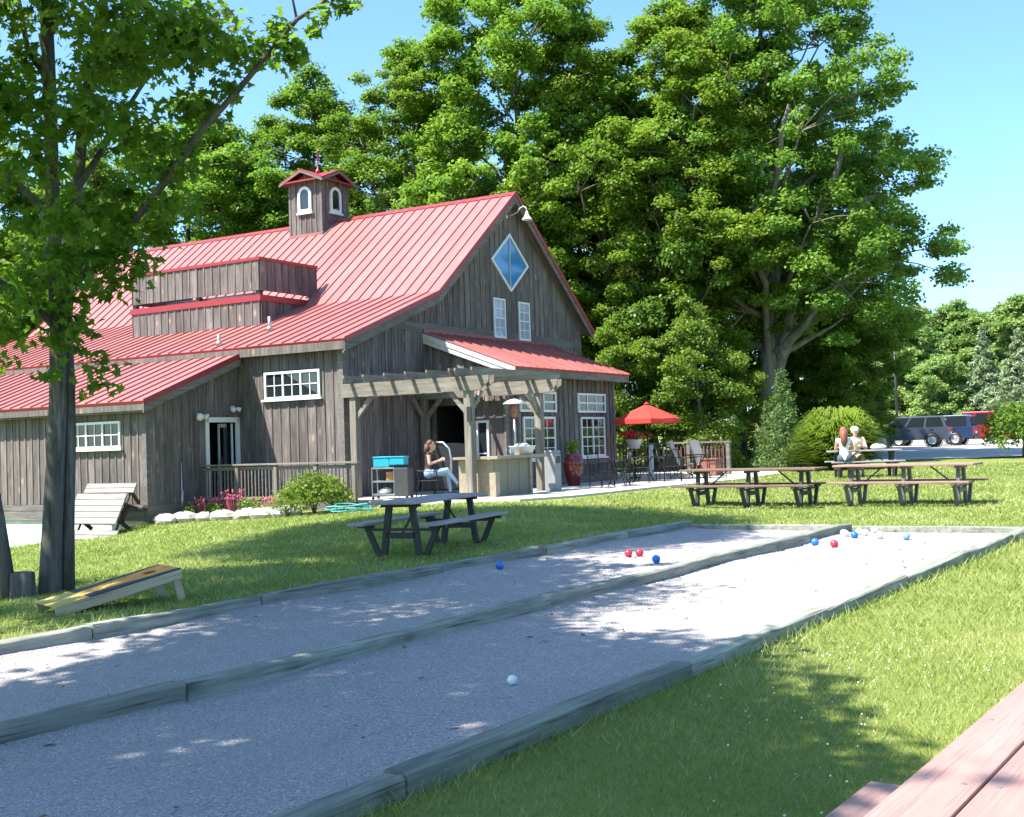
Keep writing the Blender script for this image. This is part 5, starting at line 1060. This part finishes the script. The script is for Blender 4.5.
# patio fence
A_ = bw(14.2, -.6, FL); B_ = bw(13.9, -4.9, FL); o = thing('patio_fence', 'low wooden patio fence behind the umbrella table', 'fence', TR(A_, math.atan2((B_ - A_).y, (B_ - A_).x))); Lf = (B_ - A_).length
for k in range(4): mb = MB(); x_ = k * Lf / 3; mb.box(x_ - .06, x_ + .06, -.06, .06, 0, 1.05); mb.build('post', M['white'] if k == 1 else M['trimwood'], o)
mb = MB(); mb.box(-.1, Lf + .1, -.08, .08, 1.05, 1.10); mb.build('top_rail', M['trimwood'], o)
mb = MB(); mb.box(0, Lf, -.025, .025, .12, .18); mb.build('lower_rail', M['trimwood'], o)
m3 = MB(); m3.box(-.02, .02, -.02, .02, .18, 1.05); m3 = m3.mesh('baluster', wood('red_brown_stain', (.12, .07, .05), (.18, .1, .07), (.24, .14, .1), 'z', .8))
for k in range(int(Lf / .14)):
    x_ = .07 + k * .14
    if min(abs(x_ - j * Lf / 3) for j in range(4)) > .08: link('baluster', m3, o, 0, Matrix.Translation((x_, 0, 0)))
# lamp post by the lot
p = px(898, 88); o = thing('street_lamp', 'dark pole lamp rising above the parked cars', 'street lamp', TR((p[0], p[1], gz(p)))); mb = MB(); mb.tube([(0, 0, -.1), (0, 0, 7.4)], [.11, .07], 10); mb.build('pole', M['black'], o, True); mb = MB(); mb.box(-.35, .55, -.15, .15, 7.35, 7.5); mb.build('lamp_head', M['black'], o, bevel=.03)
# ---------------------------------------------------------------- vehicles
def vehicle(name, label, Mx, paint, prof, belt, roofp, L, W_, wheels, wr, bed=None):
    o = thing(name, label, 'car' if bed is None else 'pickup truck', Mx, 'vehicles in the parking lot')
    body = MB(); pts = []
    n = len(prof); layers = [(-W_ / 2, .975), (-W_ / 2 + .07, 1.0), (W_ / 2 - .07, 1.0), (W_ / 2, .975)]
    zc = .75
    for yy, k in layers: pts += [(x * (1 if abs(yy) < W_ / 2 - .01 else .992), yy, zc + (z - zc) * k) for x, z in prof]
    fs = [tuple(range(n)), tuple(range(3 * n, 4 * n))[::-1]]
    for l_ in range(3):
        for i in range(n): j = (i + 1) % n; fs.append((l_ * n + i, (l_ + 1) * n + i, (l_ + 1) * n + j, l_ * n + j))
    body.add(pts, fs); body.build('body', paint, o)
    (bx0, bx1, bz), (rx0, rx1, rz) = belt, roofp; hw, rw = W_ / 2 - .04, W_ / 2 - .18
    gh = MB(); lo_ = [(bx0, -hw, bz), (bx1, -hw, bz), (bx1, hw, bz), (bx0, hw, bz)]; hi_ = [(rx0, -rw, rz), (rx1, -rw, rz), (rx1, rw, rz), (rx0, rw, rz)]
    gh.add(lo_ + hi_, [(4, 5, 6, 7), (0, 1, 5, 4), (1, 2, 6, 5), (2, 3, 7, 6), (3, 0, 4, 7)]); gh.box(rx0 + .1, rx1 - .1, -rw + .04, rw - .04, rz, rz + .035); gh.build('cabin', paint, o, bevel=.03)
    def panel(a, b, c, d, t0, t1, nm='side_window'):   # patch between four corners
        a, b, c, d = map(Vector, (a, b, c, d)); lo0, lo1 = a.lerp(b, t0), a.lerp(b, t1); h0, h1 = d.lerp(c, t0), d.lerp(c, t1)
        q_ = [lo0.lerp(h0, .08), lo1.lerp(h1, .08), lo1.lerp(h1, .9), lo0.lerp(h0, .9)]; nn = (q_[1] - q_[0]).cross(q_[3] - q_[0]).normalized()
        m = MB(); m.prism([v_ + nn * .004 for v_ in q_], nn * .012); m.build(nm, M['glass'], o)
    ts = [(.05, .34), (.38, .66), (.71, .96)] if bed is None else [(.06, .5), (.55, .94)]
    for t0, t1 in ts:
        panel(lo_[0], lo_[1], hi_[1], hi_[0], t0, t1); panel(lo_[2], lo_[3], hi_[3], hi_[2], 1 - t1, 1 - t0)
    panel(lo_[1], lo_[2], hi_[2], hi_[1], .08, .92, 'windshield' if True else ''); panel(lo_[3], lo_[0], hi_[0], hi_[3], .08, .92, 'rear_window')
    for wx in wheels:
        for s_ in (-1, 1):
            rot = Matrix.Rotation(R(90), 4, 'X'); w_ = MB(); w_.lathe([(wr * .62, -.11), (wr * .95, -.115), (wr, -.07), (wr, .07), (wr * .95, .115), (wr * .62, .11)], (wx, s_ * (W_ / 2 - .12), wr), 24, 0, rot, False); wo = w_.build('wheel', M['black'], o, True)
            w_ = MB(); w_.lathe([(0, -.10), (wr * .2, -.105), (wr * .5, -.08), (wr * .62, -.10), (wr * .62, .10), (wr * .5, .08), (wr * .2, .105), (0, .10)], (wx, s_ * (W_ / 2 - .12), wr), 18, 0, rot); w_.build('rim', M['galv'], wo)
            a = MB(); a.lathe([(wr * 1.16, -.02), (wr * 1.16, .02), (wr * 1.04, .02), (wr * 1.04, -.02), (wr * 1.16, -.02)], (wx, s_ * (W_ / 2 - .005), wr), 20, 0, rot, False); a.build('wheel_arch', M['black'], o)
    x0, x1 = min(p_[0] for p_ in prof), max(p_[0] for p_ in prof)
    for s_ in (-1, 1):
        m = MB(); m.box(x1 - .16, x1 - .03, s_ * (W_ / 2 - .3) - .2, s_ * (W_ / 2 - .3) + .2, .74, .90); m.build('headlight', M['white'], o, bevel=.02)
        m = MB(); m.box(x0 - .01, x0 + .10, s_ * (W_ / 2 - .12) - .1, s_ * (W_ / 2 - .12) + .1, .85, 1.12); m.build('taillight', plain('tail_red', (.4, .02, .02), .2), o, bevel=.02)
        m = MB(); m.box(.55 * x1 - .1, .55 * x1 + .1, s_ * (W_ / 2 + .02), s_ * (W_ / 2 + .18) if s_ > 0 else s_ * (W_ / 2 + .02), bz + .02, bz + .16) if s_ > 0 else m.box(.55 * x1 - .1, .55 * x1 + .1, -(W_ / 2 + .18), -(W_ / 2 + .02), bz + .02, bz + .16); m.build('mirror', paint, o, bevel=.02)
        for dx_ in (.25, .62): m = MB(); xx = bx0 + (bx1 - bx0) * dx_; m.box(xx - .1, xx + .1, *(sorted((s_ * (W_ / 2), s_ * (W_ / 2 + .025)))), bz - .14, bz - .10); m.build('door_handle', M['black'], o)
    for x_ in (x0, x1): m = MB(); m.box(x_ - .07, x_ + .07, -W_ / 2 + .08, W_ / 2 - .08, .38, .60); m.build('bumper', M['black'], o, bevel=.03)
    m = MB(); m.box(x1 - .02, x1 + .015, -.5, .5, .66, .88); m.build('grille', M['black'], o)
    m = MB(); m.box(x0 - .015, x0 + .01, -.26, .26, .72, .86); m.build('licence_plate', M['white'], o)
    if bed: m = MB(); m.box(x0 + .08, bed, -W_ / 2 + .1, W_ / 2 - .1, bz - .02, bz + .03); m.build('bed_cover', M['black'], o)
    return o
def profile(x0, x1, wheels, wr, zb, front, rear):
    pts = [(x0, zb)]
    for wx in sorted(wheels):
        r_ = wr * 1.14; 
        for k in range(9): a = math.pi - math.pi * k / 8; pts.append((wx + r_ * math.cos(a), max(zb, wr + r_ * math.sin(a))))
    pts.append((x1, zb)); return pts + front + rear
def carpaint(nm, c):
    t = NT(nm); t.base(c).set(.28, .25, .6); t.b.inputs['Coat Weight'].default_value = .6; t.b.inputs['Coat Roughness'].default_value = .05; return t.m
wh = (-1.42, 1.40)
pr_ = profile(-2.38, 2.36, wh, .40, .42, [(2.40, .72), (2.36, .98), (1.5, 1.12), (1.0, 1.16)], [(-2.30, 1.16), (-2.40, .9)])
p = px(909, 72.5); vehicle('parked_car', 'grey blue sport utility vehicle parked at the left of the lot', TR((p[0], p[1], gz(p) + .03), R(180 - 25)), carpaint('slate_blue_paint', (.06, .08, .11)), pr_, (-2.28, 1.28, 1.13), (-2.02, .55, 1.80), 4.8, 1.9, wh, .40)
wh = (-1.75, 1.75)
pr2 = profile(-2.85, 2.75, wh, .40, .45, [(2.78, .8), (2.72, 1.08), (1.6, 1.16)], [(-2.85, 1.16)])
p = px(930, 77.5); vehicle('parked_truck', 'dark blue pickup truck parked behind the grey sport utility vehicle', TR((p[0], p[1], gz(p) + .03), R(180 - 32)), carpaint('navy_paint', (.022, .04, .10)), pr2, (-2.75, 1.55, 1.14), (-2.6, .85, 1.88), 5.6, 1.95, wh, .40, -2.74)
wh = (-1.4, 1.4)
pr3 = profile(-2.3, 2.35, wh, .38, .42, [(2.38, .75), (2.3, 1.05), (1.4, 1.16)], [(-2.28, 1.18), (-2.36, .9)])
p = px(976, 80); vehicle('parked_car', 'red sport utility vehicle parked furthest right behind the blue truck', TR((p[0], p[1], gz(p) + .03), R(180 - 32)), carpaint('red_paint', (.36, .02, .03)), pr3, (-2.2, 1.3, 1.2), (-2.0, .6, 2.12), 4.7, 1.95, wh, .38)

# ---------------------------------------------------------------- people
dg = None
def person(label, Mx, caps, mats, hair, extra=None, vox=.011):
    """caps: (p, q, r0, r1, material index); a union of tapered limbs remeshed into one continuous body"""
    global dg
    mb = MB()
    for p_, q_, r0, r1, mi in caps:
        p_ = Vector(p_); q_ = Vector(q_); d_ = q_ - p_; L_ = d_.length; d_.normalize(); pts = []; rr = []
        for k in range(4): a = math.pi / 2 * (1 - k / 3); pts.append(p_ - d_ * r0 * math.sin(a) * .98); rr.append(max(.001, r0 * math.cos(a)))
        for k in range(4): a = math.pi / 2 * k / 3; pts.append(q_ + d_ * r1 * math.sin(a) * .98); rr.append(max(.001, r1 * math.cos(a)))
        mb.tube(pts, rr, 14)
    o = mb.build('person', mats, None, True); md = o.modifiers.new('remesh', 'REMESH'); md.mode = 'VOXEL'; md.voxel_size = vox; md.use_smooth_shade = True
    sm = o.modifiers.new('smooth', 'SMOOTH'); sm.factor = .5; sm.iterations = 3
    bpy.context.view_layer.update(); dg = bpy.context.evaluated_depsgraph_get()
    me = bpy.data.meshes.new_from_object(o.evaluated_get(dg)); o.modifiers.clear(); o.data = me
    me.materials.clear()
    for m in mats: me.materials.append(m)
    n = len(me.polygons); cen = np.empty(n * 3); me.polygons.foreach_get('center', cen); cen = cen.reshape(-1, 3); best = np.full(n, 1e9); idx = np.zeros(n, np.int32)
    for p_, q_, r0, r1, mi in caps:
        p_ = np.array(p_, float); q_ = np.array(q_, float); d_ = q_ - p_; tt_ = np.clip(((cen - p_) @ d_) / max(d_ @ d_, 1e-9), 0, 1); ds = np.linalg.norm(cen - p_ - tt_[:, None] * d_, axis=1) - (r0 + (r1 - r0) * tt_)
        m_ = ds < best; best[m_] = ds[m_]; idx[m_] = mi
    me.polygons.foreach_set('material_index', idx); me.polygons.foreach_set('use_smooth', np.ones(n, bool)); me.update()
    o.matrix_world = Mx; tag(o, label, 'person')
    for nm, hb, hm in hair: hb.build(nm, hm, o, True)
    return o
skin = plain('skin', (.55, .32, .23), .55, 0, .3, .06)
def hand(w_, d_, side, mi, curl=.02):
    """palm and five fingers from wrist w_, pointing along d_; side is the thumb direction"""
    w_ = Vector(w_); d_ = Vector(d_).normalized(); s_ = Vector(side).normalized(); n_ = d_.cross(s_).normalized(); out = [(w_, w_ + d_ * .075, .026, .030, mi), (w_ + s_ * .018, w_ + d_ * .07 + s_ * .022, .02, .02, mi), (w_ - s_ * .018, w_ + d_ * .065 - s_ * .022, .02, .018, mi)]
    for k, L_ in enumerate((.068, .078, .072, .056)):
        b = w_ + d_ * .085 + s_ * (.03 - .02 * k); m_ = b + d_ * L_ * .5 + n_ * curl * .4; e = m_ + d_ * L_ * .4 + n_ * curl; out += [(b, m_, .0095, .0085, mi), (m_, e, .0085, .007, mi)]
    b = w_ + d_ * .03 + s_ * .028; m_ = b + d_ * .035 + s_ * .022; out += [(b, m_, .012, .010, mi), (m_, m_ + d_ * .032 + n_ * .01, .010, .008, mi)]
    return [(tuple(a), tuple(b), r0, r1, mi_) for a, b, r0, r1, mi_ in out]
def seated(top, low, sk, sho, kneeL, kneeR, ankL, ankR, elL, elR, wrL, wrR, sleeve=1, fem=True, lean=0.0, headturn=0):
    sw = .165 if fem else .20; tr = .13 if fem else .155; c = []
    hip = (0, 0, .56); wst = (.01 + lean * .3, 0, .76); ch = (.0 + lean, 0, .98); nk = (.02 + lean, 0, 1.12); hd = (.05 + lean * 1.1, 0, 1.245)
    c += [((0, -.07, .55), (0, .07, .55), .135, .135, low), (hip, wst, .14, tr * .9, top), (wst, ch, tr * .9, tr, top), ((lean, -sw * .55, 1.0), (lean, sw * .55, 1.0), tr * .72, tr * .72, top)]
    c += [(ch, nk, .07, .052, sk), (nk, (hd[0] - .01, 0, 1.18), .05, .055, sk), ((hd[0] - .02, 0, hd[2] + .03), (hd[0] - .02, 0, hd[2] + .01), .098, .092, sk), ((hd[0] + .03, 0, hd[2] - .03), (hd[0] + .045, 0, hd[2] - .075), .068, .045, sk), ((hd[0] + .075, 0, hd[2] + .02), (hd[0] + .098, 0, hd[2] - .018), .010, .016, sk), ((hd[0] + .075, -.018, hd[2] - .058), (hd[0] + .075, .018, hd[2] - .058), .012, .012, sk)]
    for s_ in (-1, 1): c.append(((hd[0] - .02, s_ * .088, hd[2] + .015), (hd[0] - .025, s_ * .092, hd[2] - .02), .018, .012, sk)); c.append(((hd[0] + .07, s_ * .033, hd[2] + .022), (hd[0] + .072, s_ * .033, hd[2] + .02), .013, .013, sk))
    for s_, el, wr_ in ((1, elL, wrL), (-1, elR, wrR)):
        sh = (lean, s_ * sw, 1.045); c += [(sh, el, .052 if fem else .062, .04 if fem else .048, top if sleeve else sk), (el, wr_, .04 if fem else .046, .026 if fem else .031, sk)]
        if not sleeve: c.append((sh, (sh[0], s_ * sw * .9, 1.04), .058, .058, top))
    for s_, kn, an in ((1, kneeL, ankL), (-1, kneeR, ankR)):
        hp = (.02, s_ * .09, .55); c += [(hp, kn, .088, .062, low), (kn, an, .06, .04, low), (an, (an[0] + .03, an[1], an[2] - .035), .04, .04, sho), ((an[0] - .01, an[1], an[2] - .055), (an[0] + .15, an[1], an[2] - .065), .036, .03, sho)]
    return c
# woman with a phone under the pergola
mats = [plain('dark_tank_top', (.05, .025, .022), .8), plain('faded_jeans', (.22, .33, .48), .85), skin, plain('dark_shoe', (.03, .025, .025), .6)]
elL, elR, wrL, wrR = (.05, .21, .80), (.06, -.21, .80), (.27, .07, .88), (.27, -.06, .87)
caps = seated(0, 1, 2, 3, (.44, .10, .56), (.46, -.05, .64), (.50, .10, .10), (.70, .02, .30), elL, elR, wrL, wrR, 0, True, .03)
caps += hand(wrL, (.9, -.35, .25), (0, -.2, 1), 2) + hand(wrR, (.9, .3, .25), (0, .2, 1), 2)
hb = MB(); hb.ball((.052, 0, 1.285), (.118, .108, .112), 14, 10); hb.v = [(min(x_, .105 if z_ > 1.30 else .07), y_, z_) for x_, y_, z_ in hb.v]; hb.tube([(.0, 0, 1.27), (-.035, 0, 1.15), (-.05, 0, 1.02)], [.095, .085, .05], 10)
p = bw(.45, -2.25, FL); sitM = TR(p, R(-8))
ph = plain('auburn_hair', (.10, .035, .02), .7)
person('woman in dark sleeveless top and jeans seated under pergola looking at phone', sitM, caps, mats, [('hair', hb, ph)])
o = thing('mobile_phone', 'small phone held up in both hands by the seated woman', 'phone', sitM @ Matrix.Translation((.40, .005, .95)) @ Matrix.Rotation(R(-35), 4, 'Y')); mb = MB(); mb.box(-.006, .006, -.036, .036, -.07, .07); mb.build('phone_body', M['black'], o, bevel=.003); mb = MB(); mb.box(-.0075, -.0062, -.032, .032, -.063, .063); mb.build('screen', M['glass'], o)
o = thing('dark_chair', 'dark metal armchair under the woman with the phone', 'chair', sitM); mb = MB(); mb.box(-.24, .26, -.26, .26, .385, .41); mb.build('seat', M['black'], o, bevel=.01); mb = MB(); mb.prism([(-.22, -.25, .45), (-.22, .25, .45), (-.30, .25, .92), (-.30, -.25, .92)], (-.02, 0, 0)); mb.build('backrest', M['black'], o)
for s_ in (-1, 1):
    mb = MB(); mb.tube([(.26, s_ * .28, 0), (.24, s_ * .28, .62), (-.24, s_ * .28, .64)], .014, 6); mb.build('arm', M['darkmetal'], o); mb = MB(); mb.tube([(-.28, s_ * .27, 0), (-.2, s_ * .27, .42), (-.31, s_ * .26, .95)], .014, 6); mb.build('leg', M['darkmetal'], o)
# couple at the far table
tz_ = gz(pC)
mats = [plain('white_tank_top', (.75, .76, .80), .85), plain('dark_denim', (.07, .09, .14), .85), skin, plain('tan_shoe', (.2, .14, .1), .7)]
elL, elR, wrL, wrR = (.14, .22, .80), (.14, -.22, .80), (.36, .12, .84), (.36, -.12, .84)
caps = seated(0, 1, 2, 3, (.42, .12, .53), (.42, -.12, .53), (.36, .12, .10), (.36, -.12, .10), elL, elR, wrL, wrR, 0, True, .05) + hand(wrL, (1, -.3, 0), (0, -1, .3), 2) + hand(wrR, (1, .3, 0), (0, 1, .3), 2)
hb = MB(); hb.ball((.06, 0, 1.285), (.122, .115, .118), 14, 10); hb.v = [(min(x_, .12 if z_ > 1.3 else .075), y_, z_) for x_, y_, z_ in hb.v]; hb.tube([(.02, 0, 1.29), (-.04, 0, 1.17), (-.07, 0, .98), (-.06, 0, .86)], [.10, .11, .09, .04], 10)
a_ = R(-6); Mc = TR((pC[0], pC[1], tz_), a_)
person('woman with long auburn hair in white top sitting with her back turned', Mc @ TR((-.62, -.63, .0), R(82)), caps, mats, [('hair', hb, plain('long_auburn_hair', (.20, .065, .035), .6))])
mats = [plain('cream_shirt', (.62, .53, .36), .85), plain('tan_shorts', (.4, .35, .27), .85), skin, plain('grey_shoe', (.2, .2, .2), .7)]
elL, elR, wrL, wrR = (.16, .27, .80), (.16, -.27, .80), (.34, .10, .87), (.36, -.12, .86)
caps = seated(0, 1, 2, 3, (.44, .13, .53), (.44, -.13, .53), (.38, .13, .10), (.38, -.13, .10), elL, elR, wrL, wrR, 1, False, .07) + hand(wrL, (1, -.4, 0), (0, -1, .3), 2) + hand(wrR, (1, .4, 0), (0, 1, .3), 2)
hc = MB(); hc.lathe([(.112, 1.285), (.116, 1.32), (.10, 1.375), (.05, 1.405), (0, 1.41)], (.06, 0, 0), 16); hc.prism([(.14, -.07, 1.288), (.25, -.05, 1.27), (.25, .05, 1.27), (.14, .07, 1.288)], (0, 0, .012))
person('man in white cap and cream shirt facing the camera at the far table', Mc @ TR((-.12, .63, .0), R(-92)), caps, mats, [('cap', hc, M['white'])])
o = thing('white_bag', 'crumpled white bag lying on the far table beside the man', 'bag', Mc @ Matrix.Translation((.38, -.05, .751))); mb = MB(); mb.ball((0, 0, .07), (.22, .15, .075), 14, 8); g = np.random.default_rng(5); mb.v = [tuple(np.array(q_) * (1 + g.normal() * .06)) for q_ in mb.v]; mb.build('bag_body', M['white'], o, True); mb = MB(); mb.tube([(-.1, 0, .12), (-.05, .05, .15), (.06, .07, .13), (.1, .02, .10)], .008, 6); mb.build('handle', M['white'], o, True)
